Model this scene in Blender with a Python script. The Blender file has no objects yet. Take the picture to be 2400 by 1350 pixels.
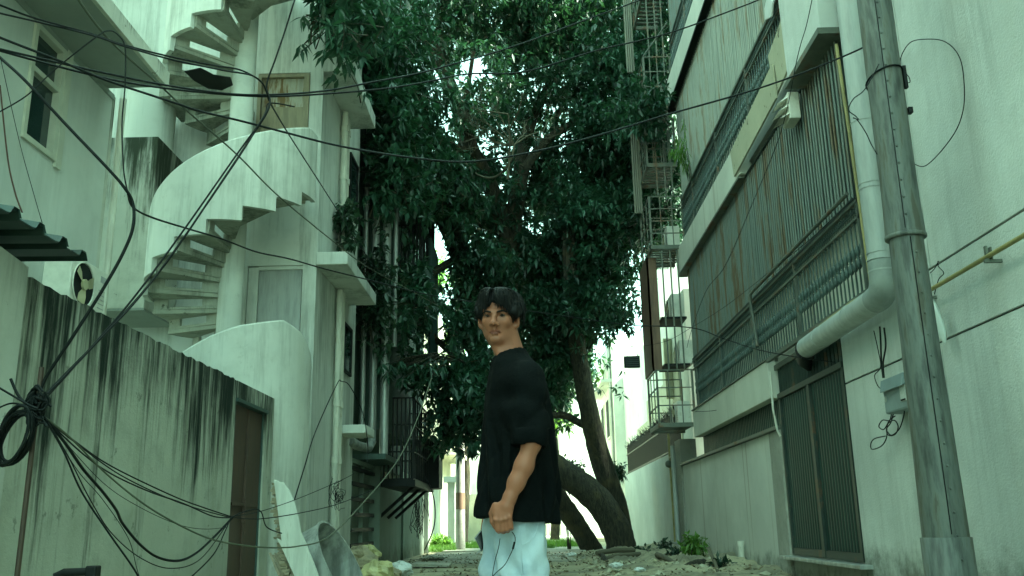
import bpy, math, random
import numpy as np
from mathutils import Vector, Matrix
random.seed(7); rng = np.random.default_rng(11)
S = bpy.context.scene
COL = S.collection
# ---------------------------------------------------------------- camera
FPX, CAMH = 2133.0, 0.77
_Y = np.array([37., 553., FPX]); _Y /= np.linalg.norm(_Y)
_Z = np.array([-160., -8205., FPX]); _Z /= np.linalg.norm(_Z); _Z -= _Y*(_Y@_Z); _Z /= np.linalg.norm(_Z)
_X = np.cross(_Y, _Z)
RW = np.array([_X, _Y, _Z])
cam = bpy.data.cameras.new('camera'); co = bpy.data.objects.new('camera', cam); COL.objects.link(co)
m = RW @ np.diag([1., -1., -1.])
M4 = Matrix([[*m[0], 0], [*m[1], 0], [*m[2], CAMH], [0, 0, 0, 1]])
co.matrix_world = M4
cam.sensor_width = 36; cam.lens = 36*FPX/2400; cam.clip_end = 2000; cam.clip_start = .05
S.camera = co
# ---------------------------------------------------------------- world, sun, exposure
W = bpy.data.worlds.new("World"); S.world = W; W.use_nodes = True
wn = W.node_tree; wn.nodes.clear()
sky = wn.nodes.new('ShaderNodeTexSky'); sky.sky_type = 'NISHITA'; sky.sun_disc = False
SUN_EL, SUN_AZ = math.radians(45), math.radians(100)   # azimuth clockwise from +Y
sky.sun_elevation = SUN_EL; sky.sun_rotation = SUN_AZ
sky.air_density = 1.2; sky.dust_density = 1.6; sky.ozone_density = .6
bw = wn.nodes.new('ShaderNodeRGBToBW'); wn.links.new(sky.outputs[0], bw.inputs[0])
mx = wn.nodes.new('ShaderNodeMix'); mx.data_type = 'RGBA'; mx.inputs[0].default_value = .86
wn.links.new(sky.outputs[0], mx.inputs[6]); wn.links.new(bw.outputs[0], mx.inputs[7])
mt = wn.nodes.new('ShaderNodeMix'); mt.data_type = 'RGBA'; mt.blend_type = 'MULTIPLY'; mt.inputs[0].default_value = 1
mt.inputs[7].default_value = (.55, 1.0, .81, 1)
wn.links.new(mx.outputs[2], mt.inputs[6])
bg = wn.nodes.new('ShaderNodeBackground'); bg.inputs[1].default_value = .15
wo = wn.nodes.new('ShaderNodeOutputWorld')
wn.links.new(mt.outputs[2], bg.inputs[0]); wn.links.new(bg.outputs[0], wo.inputs[0])
sl = bpy.data.lights.new('sun', 'SUN'); sl.energy = 3.4; sl.angle = math.radians(8); sl.color = (.90, 1.0, .78)
so = bpy.data.objects.new('sun', sl); COL.objects.link(so)
sd = Vector((math.sin(SUN_AZ)*math.cos(SUN_EL), math.cos(SUN_AZ)*math.cos(SUN_EL), math.sin(SUN_EL)))
so.rotation_euler = sd.to_track_quat('Z', 'Y').to_euler(); so.location = (20, 10, 40)
S.view_settings.view_transform = 'Standard'; S.view_settings.look = 'None'
S.view_settings.exposure = 3.3; S.view_settings.gamma = 1
S.render.engine = 'CYCLES'
S.cycles.max_bounces = 8; S.cycles.diffuse_bounces = 5; S.cycles.transparent_max_bounces = 8
S.render.resolution_x = 1024; S.render.resolution_y = 576

# ---------------------------------------------------------------- helpers
def ray(u, v): return RW @ np.array([u-1200, v-675, FPX])
def pk(u, v, ax, c):
    d = ray(u, v); o = np.array([0, 0, CAMH]); t = (c-o[ax])/d[ax]; p = o+t*d
    return (float(p[0]), float(p[1]), float(p[2]))
def pY(u, v, y): return pk(u, v, 1, y)
def pX(u, v, x): return pk(u, v, 0, x)
def pZ(u, v, z=0.0): return pk(u, v, 2, z)

class MB:
    def __init__(s): s.v = []; s.f = []; s.sm = []
    def add(s, vs, fs, smooth=False):
        n = len(s.v); s.v += [tuple(p) for p in vs]
        for f in fs: s.f.append(tuple(i+n for i in f)); s.sm.append(smooth)
        return s
    def box(s, x0, x1, y0, y1, z0, z1, j=0):
        r = (lambda: random.uniform(-j, j)) if j else (lambda: 0)
        vs = [(x+r(), y+r(), z+r()) for z in (z0, z1) for y in (y0, y1) for x in (x0, x1)]
        return s.add(vs, [(0, 2, 3, 1), (4, 5, 7, 6), (0, 1, 5, 4), (2, 6, 7, 3), (0, 4, 6, 2), (1, 3, 7, 5)])
    def prism(s, poly, off):
        n = len(poly); off = Vector(off)
        vs = [Vector(p) for p in poly]+[Vector(p)+off for p in poly]
        fs = [tuple(range(n))[::-1], tuple(range(n, 2*n))]+[(i, (i+1) % n, n+(i+1) % n, n+i) for i in range(n)]
        return s.add(vs, fs)
    def tube(s, pts, r, n=8, cap=True, smooth=True, jit=0):
        P = [Vector(p) for p in pts]; k = len(P)
        R = r if isinstance(r, (list, tuple)) else [r]*k
        up = None; rings = []
        for i in range(k):
            t = (P[min(i+1, k-1)]-P[max(i-1, 0)])
            t = t.normalized() if t.length > 1e-9 else Vector((0, 0, 1))
            if up is None:
                a = Vector((0, 0, 1)) if abs(t.z) < .9 else Vector((1, 0, 0))
                up = (a-t*a.dot(t)).normalized()
            else:
                up = (up-t*up.dot(t)); up = up.normalized() if up.length > 1e-6 else Vector((1, 0, 0))
            b = t.cross(up)
            rings.append([P[i]+(up*math.cos(2*math.pi*q/n)+b*math.sin(2*math.pi*q/n))*R[i]*(1+(random.uniform(-jit, jit) if jit else 0)) for q in range(n)])
        vs = [p for rg in rings for p in rg]; fs = []
        for i in range(k-1):
            for q in range(n):
                fs.append((i*n+q, i*n+(q+1) % n, (i+1)*n+(q+1) % n, (i+1)*n+q))
        s.add(vs, fs, smooth)
        if cap:
            s.add(rings[0], [tuple(range(n))[::-1]]); s.add(rings[-1], [tuple(range(n))])
        return s
    def cyl(s, a, b, r, n=12, r2=None): return s.tube([a, b], [r, r2 if r2 is not None else r], n)
    def lathe(s, c, prof, n=12, smooth=True):
        k = len(prof); vs = []
        for (r, z) in prof:
            for q in range(n):
                t = 2*math.pi*q/n; vs.append((c[0]+r*math.cos(t), c[1]+r*math.sin(t), c[2]+z))
        fs = [(i*n+q, i*n+(q+1) % n, (i+1)*n+(q+1) % n, (i+1)*n+q) for i in range(k-1) for q in range(n)]
        s.add(vs, fs, smooth)
        s.add([vs[q] for q in range(n)], [tuple(range(n))[::-1]]); s.add([vs[(k-1)*n+q] for q in range(n)], [tuple(range(n))])
        return s
    def sphere(s, c, r, n=10, k=6, sc=(1, 1, 1)):
        vs = []; fs = []
        for i in range(k+1):
            a = math.pi*i/k
            for q in range(n):
                t = 2*math.pi*q/n
                vs.append((c[0]+r*sc[0]*math.sin(a)*math.cos(t), c[1]+r*sc[1]*math.sin(a)*math.sin(t), c[2]+r*sc[2]*math.cos(a)))
        for i in range(k):
            for q in range(n): fs.append((i*n+q, (i+1)*n+q, (i+1)*n+(q+1) % n, i*n+(q+1) % n))
        return s.add(vs, fs, True)
    def mesh(s, name, off=(0, 0, 0)):
        me = bpy.data.meshes.new(name)
        me.from_pydata([(p[0]-off[0], p[1]-off[1], p[2]-off[2]) for p in s.v], [], s.f)
        me.polygons.foreach_set('use_smooth', s.sm); me.update()
        return me

ORG = {}
def lab(o, label=None, cat=None, group=None, kind=None):
    if label: o['label'] = label
    if cat: o['category'] = cat
    if group: o['group'] = group
    if kind: o['kind'] = kind
    return o
def thing(name, label, cat, loc=(0, 0, 0), group=None):
    o = bpy.data.objects.new(name, None); COL.objects.link(o); o.location = loc; ORG[o.name] = Vector(loc)
    o.empty_display_size = .2
    return lab(o, label, cat, group)
def put(name, mb, mat, parent=None, label=None, cat=None, group=None, kind=None, bevel=0, org=None):
    if parent is not None: off = ORG[parent.name]
    else:
        if org is None:
            xs = [p[0] for p in mb.v]; ys = [p[1] for p in mb.v]; zs = [p[2] for p in mb.v]
            org = ((min(xs)+max(xs))/2, (min(ys)+max(ys))/2, min(zs))
        off = Vector(org)
    me = mb.mesh(name, off); me.materials.append(mat)
    o = bpy.data.objects.new(name, me); COL.objects.link(o)
    if parent is not None: o.parent = parent
    else: o.location = off
    ORG[o.name] = Vector(off)
    if bevel:
        b = o.modifiers.new('bevel', 'BEVEL'); b.width = bevel; b.segments = 2; b.limit_method = 'ANGLE'
    return lab(o, label, cat, group, kind)
def inst(name, me, parent, loc, rot=(0, 0, 0), scale=(1, 1, 1)):
    o = bpy.data.objects.new(name, me); COL.objects.link(o)
    base = ORG[parent.name] if parent is not None else Vector((0, 0, 0))
    if parent is not None: o.parent = parent
    o.location = Vector(loc)-base; o.rotation_euler = rot; o.scale = scale; ORG[o.name] = Vector(loc)
    return o
def shared(mb, name, mat):
    me = mb.mesh(name); me.materials.append(mat); return me
def spline(pts, n=8):
    P = [Vector(p) for p in pts]; out = []
    for i in range(len(P)-1):
        p0 = P[max(i-1, 0)]; p1 = P[i]; p2 = P[i+1]; p3 = P[min(i+2, len(P)-1)]
        for k in range(n):
            t = k/n
            out.append(.5*((2*p1)+(p2-p0)*t+(2*p0-5*p1+4*p2-p3)*t*t+(3*p1-p0-3*p2+p3)*t**3))
    out.append(P[-1]); return out

# ---------------------------------------------------------------- materials
def newmat(name):
    m = bpy.data.materials.new(name); m.use_nodes = True; n = m.node_tree; n.nodes.clear()
    o = n.nodes.new('ShaderNodeOutputMaterial'); b = n.nodes.new('ShaderNodeBsdfPrincipled')
    n.links.new(b.outputs[0], o.inputs[0]); return m, n, b
def nmath(n, op, a, b=None, clamp=False):
    x = n.nodes.new('ShaderNodeMath'); x.operation = op; x.use_clamp = clamp
    for i, q in enumerate((a, b)):
        if q is None: continue
        if isinstance(q, (int, float)): x.inputs[i].default_value = q
        else: n.links.new(q, x.inputs[i])
    return x.outputs[0]
def nmix(n, f, a, b, mode='MIX'):
    x = n.nodes.new('ShaderNodeMix'); x.data_type = 'RGBA'; x.blend_type = mode
    if isinstance(f, (int, float)): x.inputs[0].default_value = f
    else: n.links.new(f, x.inputs[0])
    for i, q in ((6, a), (7, b)):
        if isinstance(q, tuple): x.inputs[i].default_value = (*q[:3], 1)
        else: n.links.new(q, x.inputs[i])
    return x.outputs[2]
def nnoise(n, vec, scale, detail=4, rough=.55):
    x = n.nodes.new('ShaderNodeTexNoise'); x.inputs['Scale'].default_value = scale
    x.inputs['Detail'].default_value = detail; x.inputs['Roughness'].default_value = rough
    n.links.new(vec, x.inputs['Vector']); return x.outputs[0]
def nmap(n, vec, sc, loc=(0, 0, 0)):
    x = n.nodes.new('ShaderNodeMapping'); x.inputs['Scale'].default_value = sc; x.inputs['Location'].default_value = loc
    n.links.new(vec, x.inputs['Vector']); return x.outputs[0]
def nramp(n, v, a, b):
    x = n.nodes.new('ShaderNodeMapRange'); x.interpolation_type = 'SMOOTHSTEP'
    x.inputs[1].default_value = a; x.inputs[2].default_value = b
    n.links.new(v, x.inputs[0]); return x.outputs[0]
def npos(n):
    g = n.nodes.new('ShaderNodeNewGeometry'); return g.outputs['Position']
def nz(n, pos):
    s = n.nodes.new('ShaderNodeSeparateXYZ'); n.links.new(pos, s.inputs[0]); return s.outputs[2]
def nbump(n, b, h, dist=.01, st=.5):
    x = n.nodes.new('ShaderNodeBump'); x.inputs['Strength'].default_value = st; x.inputs['Distance'].default_value = dist
    n.links.new(h, x.inputs['Height']); n.links.new(x.outputs[0], b.inputs['Normal'])
def c(v, k=1.0): return (v[0]*k, v[1]*k, v[2]*k)

def plaster(name, base, dark=(.035, .045, .03), streak=.0, ztop=None, zlen=1.5, zbot=None, grime=.25, bump=.35, rust=0, sc=1.0, spots=0.0, seed=0.):
    """painted plaster: mottling, streaks that run down from an edge at ztop, damp grime near zbot"""
    m, n, b = newmat(name); pos = npos(n); pos = nmap(n, pos, (1, 1, 1), (seed, seed*1.7, seed*.6)) if seed else pos
    big = nnoise(n, pos, .55*sc, 5, .6); mid = nnoise(n, pos, 3.2*sc, 6, .65); fine = nnoise(n, pos, 45, 3, .6)
    vert = nnoise(n, nmap(n, pos, (2.2, 2.2, .22)), 1.6, 5, .6)
    col = nmix(n, nramp(n, big, .35, .68), c(base, .86), c(base, 1.06))
    col = nmix(n, nmath(n, 'MULTIPLY', nramp(n, mid, .45, .75), .35*grime*2), col, c(base, .62))
    col = nmix(n, nmath(n, 'MULTIPLY', nramp(n, vert, .48, .78), min(1, .45*grime)), col, (base[0]*.66, base[1]*.66, base[2]*.56))
    gz = nz(n, npos(n))
    if streak > 0:
        s1 = nnoise(n, nmap(n, pos, (3.4, 3.4, .30)), 1.0, 10, .76)
        s2 = nnoise(n, nmap(n, pos, (22, 22, .5)), 1.0, 4, .6)
        s = nmath(n, 'ADD', nmath(n, 'MULTIPLY', s1, .75), nmath(n, 'MULTIPLY', s2, .25))
        if ztop is not None:
            tm = nramp(n, gz, ztop-zlen, ztop+.15)
            s = nmath(n, 'ADD', s, nmath(n, 'MULTIPLY', tm, .20))
            s = nmath(n, 'SUBTRACT', s, .10)
        bl = nmath(n, 'MULTIPLY', nramp(n, nnoise(n, nmap(n, pos, (1, 1, .45)), 1.1, 4, .6), .35, .65), .11)
        s = nmath(n, 'ADD', s, bl)
        f = nmath(n, 'MULTIPLY', nramp(n, s, .52, .72), streak, True)
        col = nmix(n, f, col, dark)
    if zbot is not None:
        bm = nmath(n, 'SUBTRACT', 1.0, nramp(n, gz, zbot, zbot+.9))
        f = nmath(n, 'ADD', nmath(n, 'MULTIPLY', bm, .42), nmath(n, 'MULTIPLY', mid, .5))
        col = nmix(n, nmath(n, 'MULTIPLY', nramp(n, f, .5, .75), .8), col, (.07, .08, .05))
    if rust:
        r = nnoise(n, nmap(n, pos, (6, 6, .1), (3, 3, 0)), 1, 3)
        col = nmix(n, nmath(n, 'MULTIPLY', nramp(n, r, .62, .7), rust), col, (.19, .12, .05))
    if spots:
        r = nnoise(n, pos, 5, 5, .7)
        col = nmix(n, nmath(n, 'MULTIPLY', nramp(n, r, .62, .68), spots), col, dark)
    n.links.new(col, b.inputs['Base Color']); b.inputs['Roughness'].default_value = .9
    b.inputs['Specular IOR Level'].default_value = .25
    nbump(n, b, nmath(n, 'ADD', fine, nmath(n, 'MULTIPLY', mid, 1.2)), .008, bump)
    return m
def paint(name, base, rough=.5, metal=0.0, rust=0.0, rcol=(.13, .06, .025), grime=.3, bump=.1, vert=False, rs=3.0):
    """painted or bare metal / plastic / wood with wear"""
    m, n, b = newmat(name); pos = npos(n)
    v = nmap(n, pos, (3.5, 3.5, .5)) if vert else pos
    a = nnoise(n, v, rs, 6, .65); d = nnoise(n, pos, 30, 3)
    col = nmix(n, nramp(n, a, .3, .7), c(base, 1-grime), c(base, 1+grime*.4))
    if rust: col = nmix(n, nmath(n, 'MULTIPLY', nramp(n, a, .62-.25*rust, .74-.2*rust), min(1, .4+rust)), col, rcol)
    n.links.new(col, b.inputs['Base Color']); b.inputs['Metallic'].default_value = metal
    n.links.new(nmath(n, 'ADD', nmath(n, 'MULTIPLY', a, .3), rough-.15), b.inputs['Roughness'])
    nbump(n, b, d, .004, bump); return m
def plain(name, base, rough=.6, metal=0.0):
    m, n, b = newmat(name); b.inputs['Base Color'].default_value = (*base, 1)
    b.inputs['Roughness'].default_value = rough; b.inputs['Metallic'].default_value = metal; b.inputs['Specular IOR Level'].default_value = .25; return m
def leafmat(name, base, light, trans=.3, rough=.38):
    m, n, b = newmat(name); pos = npos(n)
    a = nnoise(n, pos, .9, 3); e = nnoise(n, pos, 7, 2)
    g = n.nodes.new('ShaderNodeNewGeometry')
    f = nmath(n, 'ADD', nmath(n, 'MULTIPLY', nramp(n, a, .35, .7), .6), nmath(n, 'MULTIPLY', nramp(n, e, .4, .7), .4))
    col = nmix(n, f, base, light)
    n.links.new(col, b.inputs['Base Color']); b.inputs['Roughness'].default_value = rough
    t = n.nodes.new('ShaderNodeBsdfTranslucent'); n.links.new(nmix(n, .5, col, (light[0]*1.4, light[1]*1.5, light[2]*.6)), t.inputs[0])
    x = n.nodes.new('ShaderNodeMixShader'); x.inputs[0].default_value = trans
    n.links.new(b.outputs[0], x.inputs[1]); n.links.new(t.outputs[0], x.inputs[2])
    n.links.new(x.outputs[0], n.nodes['Material Output'].inputs[0]); return m

WHITE = (.62, .64, .60)
M = dict(
 near=plaster('near_plaster', (.57, .60, .57), grime=.40, streak=.20, bump=.8, zbot=.15, spots=.0),
 wallR=plaster('right_compound_plaster', (.60, .61, .56), grime=.25, zbot=-.05, rust=.4, bump=.4),
 facR=plaster('right_facade_plaster', (.62, .63, .56), grime=.22, rust=.3, bump=.3),
 facGrey=plaster('grey_facade_plaster', (.42, .45, .42), grime=.4, bump=.3),
 beige=plaster('old_board', (.43, .42, .31), grime=.5, bump=.4, spots=.8),
 rough=plaster('rough_cement', (.33, .33, .29), grime=.7, bump=1.0, sc=2.5, spots=.4, zbot=-.2),
 wallL=plaster('stained_wall_plaster', (.45, .47, .40), dark=(.010, .019, .013), spots=.45, streak=1.0, ztop=2.33, zlen=2.2, zbot=-.5, grime=.8, bump=.5),
 wallLn=plaster('near_left_plaster', (.50, .52, .47), streak=.35, ztop=2.6, zlen=1.2, grime=.5, bump=.3, spots=.5),
 LB1=plaster('left_house_plaster', (.57, .60, .565), grime=.2, streak=.10, bump=.2),
 soff=plaster('soffit_plaster', (.30, .33, .30), grime=.3, bump=.2),  # underside plaster, darkened so the enclosed shade is in its colour
 stair=plaster('stair_plaster', (.59, .61, .56), streak=.35, grime=.55, spots=.12, bump=.2),
 tread=plaster('tread_plaster', (.36, .37, .31), grime=.8, bump=.3, spots=.8, streak=.6, sc=2),
 mould=plaster('mouldy_plaster', (.55, .56, .50), streak=1.0, ztop=6.25, zlen=2.8, grime=.8, spots=.9, bump=.5),
 fasc=plaster('fascia_plaster', (.55, .55, .48), streak=.9, ztop=6.5, zlen=.4, grime=.6, spots=1.0, sc=3),
 LB2=plaster('left_flats_plaster', (.58, .60, .56), grime=.4, streak=.45, bump=.25, zbot=-.2),
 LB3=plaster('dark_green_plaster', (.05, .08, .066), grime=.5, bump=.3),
 LB3b=plaster('grey_green_plaster', (.20, .25, .21), grime=.5, bump=.3, zbot=0),
 far=plaster('far_plaster', (.70, .68, .52), grime=.5, streak=.3),
 farst=plaster('far_stained_plaster', (.55, .55, .45), streak=.9, ztop=2.6, zlen=2.2, grime=.6),
 farw=plaster('far_white_plaster', (.66, .68, .62), grime=.3),
 steel=paint('pole_steel', (.15, .17, .155), .6, .15, rust=.5, rcol=(.075, .072, .052), grime=.7, vert=True),
 pvc=paint('duct_plastic', (.37, .40, .385), .45, grime=.22, vert=True),
 pipew=paint('white_pipe', (.60, .60, .52), .5, rust=.25, rcol=(.25, .2, .13), grime=.3, vert=True),
 galv=paint('galvanised_pipe', (.38, .40, .38), .45, .4, grime=.5, vert=True),
 yellow=paint('yellow_pipe', (.30, .26, .10), .5, rust=.15, grime=.35),
 cage=paint('cage_steel', (.13, .15, .12), .6, .1, rust=.45, grime=.4),
 iron=paint('baluster_paint', (.05, .085, .078), .5, .1, rust=.1, grime=.35),
 ironr=paint('rail_paint', (.11, .13, .11), .6, .1, rust=.35, grime=.4),
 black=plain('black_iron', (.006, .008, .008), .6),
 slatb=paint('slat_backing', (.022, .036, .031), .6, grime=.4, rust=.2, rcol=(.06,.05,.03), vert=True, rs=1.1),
 slat1=paint('slat_paint_grey', (.145, .185, .165), .5, .2, rust=.6, rcol=(.10, .07, .035), grime=.35, vert=True, rs=1.1),
 slat2=paint('slat_paint_pale', (.31, .345, .30), .55, .1, rust=.45, rcol=(.17, .12, .065), grime=.3, vert=True, rs=1.1),
 gate=paint('gate_paint', (.013, .046, .037), .45, .1, rust=.08, grime=.35, vert=True),
 gatef=paint('gate_frame_paint', (.022, .042, .034), .5, .1, rust=.35, grime=.4),
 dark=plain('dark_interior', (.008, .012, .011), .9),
 dgreen=paint('dark_green_board', (.035, .075, .065), .6, grime=.3, vert=True),
 brown=paint('brown_door_paint', (.075, .045, .03), .6, rust=.3, rcol=(.05, .035, .025), grime=.4, vert=True),
 brown2=paint('brown_cladding', (.17, .10, .065), .7, grime=.4, vert=True),
 doorg=paint('grey_door_paint', (.36, .38, .37), .5, grime=.25, rust=.1, rcol=(.2, .2, .17), vert=True),
 rot=paint('rotten_board', (.50, .48, .40), .8, rust=.75, rcol=(.16, .10, .04), grime=.4, vert=True),
 ply=paint('plywood', (.29, .25, .17), .8, rust=.3, rcol=(.14, .11, .07), grime=.3, vert=True),
 alu=paint('window_frame_paint', (.52, .53, .45), .5, grime=.15),
 roofm=paint('green_roof_sheet', (.018, .042, .036), .5, .1, grime=.4),
 roofe=paint('blue_green_sheet_edge', (.04, .085, .08), .5, grime=.3),
 acw=paint('ac_casing', (.66, .66, .58), .5, grime=.2, rust=.1, rcol=(.3, .25, .15)),
 acf=paint('ac_fan_plastic', (.42, .39, .24), .5, grime=.15),
 rub=plain('cable_rubber', (.004, .007, .007), .6),
 rubg=plain('grey_cable', (.09, .10, .07), .6),
 rubl=plain('pale_cable', (.33, .36, .30), .6),
 rubr=plain('red_brown_cable', (.07, .03, .02), .6),
 pvcd=paint('elbow_plastic', (.26, .29, .275), .5, grime=.3),
 meter=paint('meter_grey', (.21, .27, .28), .5, grime=.2),
 fin=paint('fin_paint', (.17, .175, .135), .6, .1, rust=.3, rcol=(.12, .09, .05), grime=.4, vert=True),
 bark=None, twig=plain('bare_twig', (.11, .10, .07), .9),
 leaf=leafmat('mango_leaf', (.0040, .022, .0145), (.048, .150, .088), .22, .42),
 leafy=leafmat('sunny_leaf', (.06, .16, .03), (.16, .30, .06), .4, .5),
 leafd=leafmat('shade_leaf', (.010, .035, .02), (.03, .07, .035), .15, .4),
)
m, n, b = newmat('bark'); pos = npos(n)
w = nnoise(n, nmap(n, pos, (9, 9, 2.0)), 2.2, 7, .7); w2 = nnoise(n, pos, 2.0, 4)
col = nmix(n, nramp(n, w, .3, .7), (.012, .012, .008), (.065, .058, .036))
col = nmix(n, nmath(n, 'MULTIPLY', nramp(n, w2, .5, .7), .5), col, (.11, .085, .035))
n.links.new(col, b.inputs['Base Color']); b.inputs['Roughness'].default_value = .95; nbump(n, b, w, .08, 1)
M['bark'] = m
m, n, b = newmat('window_glass'); b.inputs['Base Color'].default_value = (.02, .04, .04, 1); b.inputs['Roughness'].default_value = .06
b.inputs['Specular IOR Level'].default_value = .8; M['glass'] = m
m, n, b = newmat('dirt'); pos = npos(n)
a = nnoise(n, pos, .8, 7, .65); d = nnoise(n, pos, 9, 6, .7); e = nnoise(n, pos, 60, 3)
col = nmix(n, nramp(n, a, .38, .62), (.19, .175, .12), (.42, .38, .25))
col = nmix(n, nmath(n, 'MULTIPLY', nramp(n, d, .5, .7), .7), col, (.075, .065, .045))
n.links.new(col, b.inputs['Base Color']); b.inputs['Roughness'].default_value = .95
nbump(n, b, nmath(n, 'ADD', d, nmath(n, 'MULTIPLY', e, .4)), .04, .8); M['dirt'] = m
m, n, b = newmat('concrete_path'); pos = npos(n)
a = nnoise(n, pos, 1.2, 7, .65); d = nnoise(n, pos, 14, 5, .7)
col = nmix(n, nramp(n, a, .35, .65), (.26, .26, .21), (.45, .43, .35))
col = nmix(n, nmath(n, 'MULTIPLY', nramp(n, d, .55, .7), .6), col, (.10, .095, .07))
n.links.new(col, b.inputs['Base Color']); b.inputs['Roughness'].default_value = .9; nbump(n, b, d, .02, .6); M['path'] = m
# ================================================================ GROUND
def sheet(name, x0, x1, y0, y1, z, mat, n=1, amp=0.0, kind='structure'):
    nx = max(1, int((x1-x0)*n)); ny = max(1, int((y1-y0)*n))
    mb = MB(); vs = []
    for j in range(ny+1):
        for i in range(nx+1):
            x = x0+(x1-x0)*i/nx; y = y0+(y1-y0)*j/ny
            h = amp*(math.sin(x*1.7+y*.6)+math.sin(x*.7-y*1.9)+math.sin(x*4.1+y*3.3)*.4)*.4 if amp else 0
            vs.append((x, y, z+h))
    fs = [(j*(nx+1)+i, j*(nx+1)+i+1, (j+1)*(nx+1)+i+1, (j+1)*(nx+1)+i) for j in range(ny) for i in range(nx)]
    mb.add(vs, fs, True); return put(name, mb, mat, kind=kind, org=(0, 0, 0))
sheet('ground', -300, 300, -200, 500, -.03, M['dirt'])
sheet('alley_floor', -3.6, 3.9, -14, 19.0, .012, M['dirt'], 3, .02)
pth = MB()
for (x0, x1, y0, y1) in ((-1.9, .8, 19.2, 22.6), (.85, 2.2, 19.4, 22.8), (-2.6, -.3, 22.65, 27), (-.25, 1.6, 22.9, 27.2), (-2.5, 2.4, 27.3, 60)):
    pth.box(x0, x1, y0, y1, -.02, .035, .02)
put('path', pth, M['path'], kind='structure', org=(0, 0, 0), bevel=.01)

# ================================================================ RIGHT: apartment building with slatted fronts
XR = 3.6
Y0, Y1 = 9.2, 19.35
rb = thing('apartment_building', 'right-hand apartment block fronted with vertical slats and bulbous iron balustrades', 'building', (3.6, 14.2, 0))
mb = MB().box(4.15, 11, 9.16, 19.5, 2.3, 21.5).box(4.0, 11, 13.0, 19.5, 0, 2.3).box(4.6, 11, 19.51, 23.5, 0, 17)  # last box is unseen, added with the extra height to stop sun
put('wall', mb, M['facGrey'], rb)
# floor slabs between levels
mb = MB()
mb.box(3.64, 4.2, 9.2, 19.4, 2.86, 3.0)
for z in (6.3, 9.95): mb.box(3.66, 4.2, 9.3 if z > 4 else 9.2, 19.4, z, z+.25)
put('floor_slab', mb, M['facGrey'], rb)
def panel(y0, y1, z0, z1, x, sp, w, mat, backm, nm='slat_screen', j=.0, d=.035):
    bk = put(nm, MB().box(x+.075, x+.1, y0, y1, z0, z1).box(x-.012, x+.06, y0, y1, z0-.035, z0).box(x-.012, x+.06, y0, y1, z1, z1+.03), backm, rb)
    h = z1-z0
    s = MB(); s.tube([(0, 0, 0), (0, 0, h)], w/2, 7, cap=False, smooth=True)
    me = shared(s, 'slat', mat)
    n = int((y1-y0)/sp)
    for i in range(n):
        inst('slat', me, bk, (x+.02+random.uniform(-j, j), y0+sp*(i+.5)+random.uniform(-j, j), z0), (0, 0, random.uniform(-.1, .1)))
    return bk
panel(9.35, 19.25, 4.12, 6.06, XR+.0, .104, .034, M['slat1'], M['slatb'], j=.004)
panel(10.6, 19.3, 7.74, 9.98, XR+.0, .104, .040, M['slat2'], M['slatb'], j=.004)
panel(15.0, 19.3, 11.75, 13.6, XR+.0, .12, .08, M['slat1'], M['dark'], j=.003)
# recess grille under the first band
panel(13.05, 19.4, 2.06, 2.47, XR+.12, .11, .07, M['gate'], M['gate'], 'slat_screen')
# bands
mb = MB().prism([(3.52, 13.1, 2.45), (3.52, 19.25, 2.45), (3.52, 19.25, 3.0), (3.52, 13.1, 3.0)], (.16, 0, 0))
put('parapet_band', mb, M['facR'], rb, bevel=.01)
mb = MB().box(3.50, 3.72, 13.06, 19.3, 3.003, 3.03); put('coping', mb, M['ironr'], rb)
mb = MB().prism([(3.50, 13.62, 6.1), (3.50, 19.75, 6.1), (3.50, 19.75, 6.68), (3.50, 13.62, 6.68)], (.2, 0, 0))
put('parapet_band', mb, M['facR'], rb, bevel=.01)
mb = MB().prism([(3.50, 12.0, 10.04), (3.50, 19.55, 10.04), (3.50, 19.55, 10.75), (3.50, 12.0, 10.75)], (.2, 0, 0))
put('parapet_band', mb, M['facR'], rb, bevel=.01)
put('drip_ledge', MB().box(3.46, 3.7, 10.6, 19.6, 9.985, 10.035), M['dark'], rb)
put('drip_ledge', MB().box(3.49, 3.7, 13.7, 19.75, 6.055, 6.095), M['cage'], rb)
# old boards nailed over the upper balustrade
for (y0, y1, za, zb, tl) in ((11.15, 13.9, 6.18, 6.66, .0), (10.45, 11.35, 6.3, 7.0, .0)):
    mb = MB().prism([(3.43, y0, za+.02), (3.47, y1, za-.02), (3.45, y1+.03, zb-.06), (3.41, y0-.03, zb+.02)], (.025, 0, 0))
    put('board', mb, M['beige'], rb)
mb = MB().prism([(3.40, 9.22, 6.1), (3.40, 10.5, 6.1), (3.40, 10.62, 8.6), (3.40, 9.22, 8.6)], (.3, 0, 0))
put('wall_panel', mb, M['near'], rb, bevel=.01)
put('drip_ledge', MB().box(3.37, 3.72, 9.2, 10.55, 6.02, 6.095), M['cage'], rb)
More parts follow.
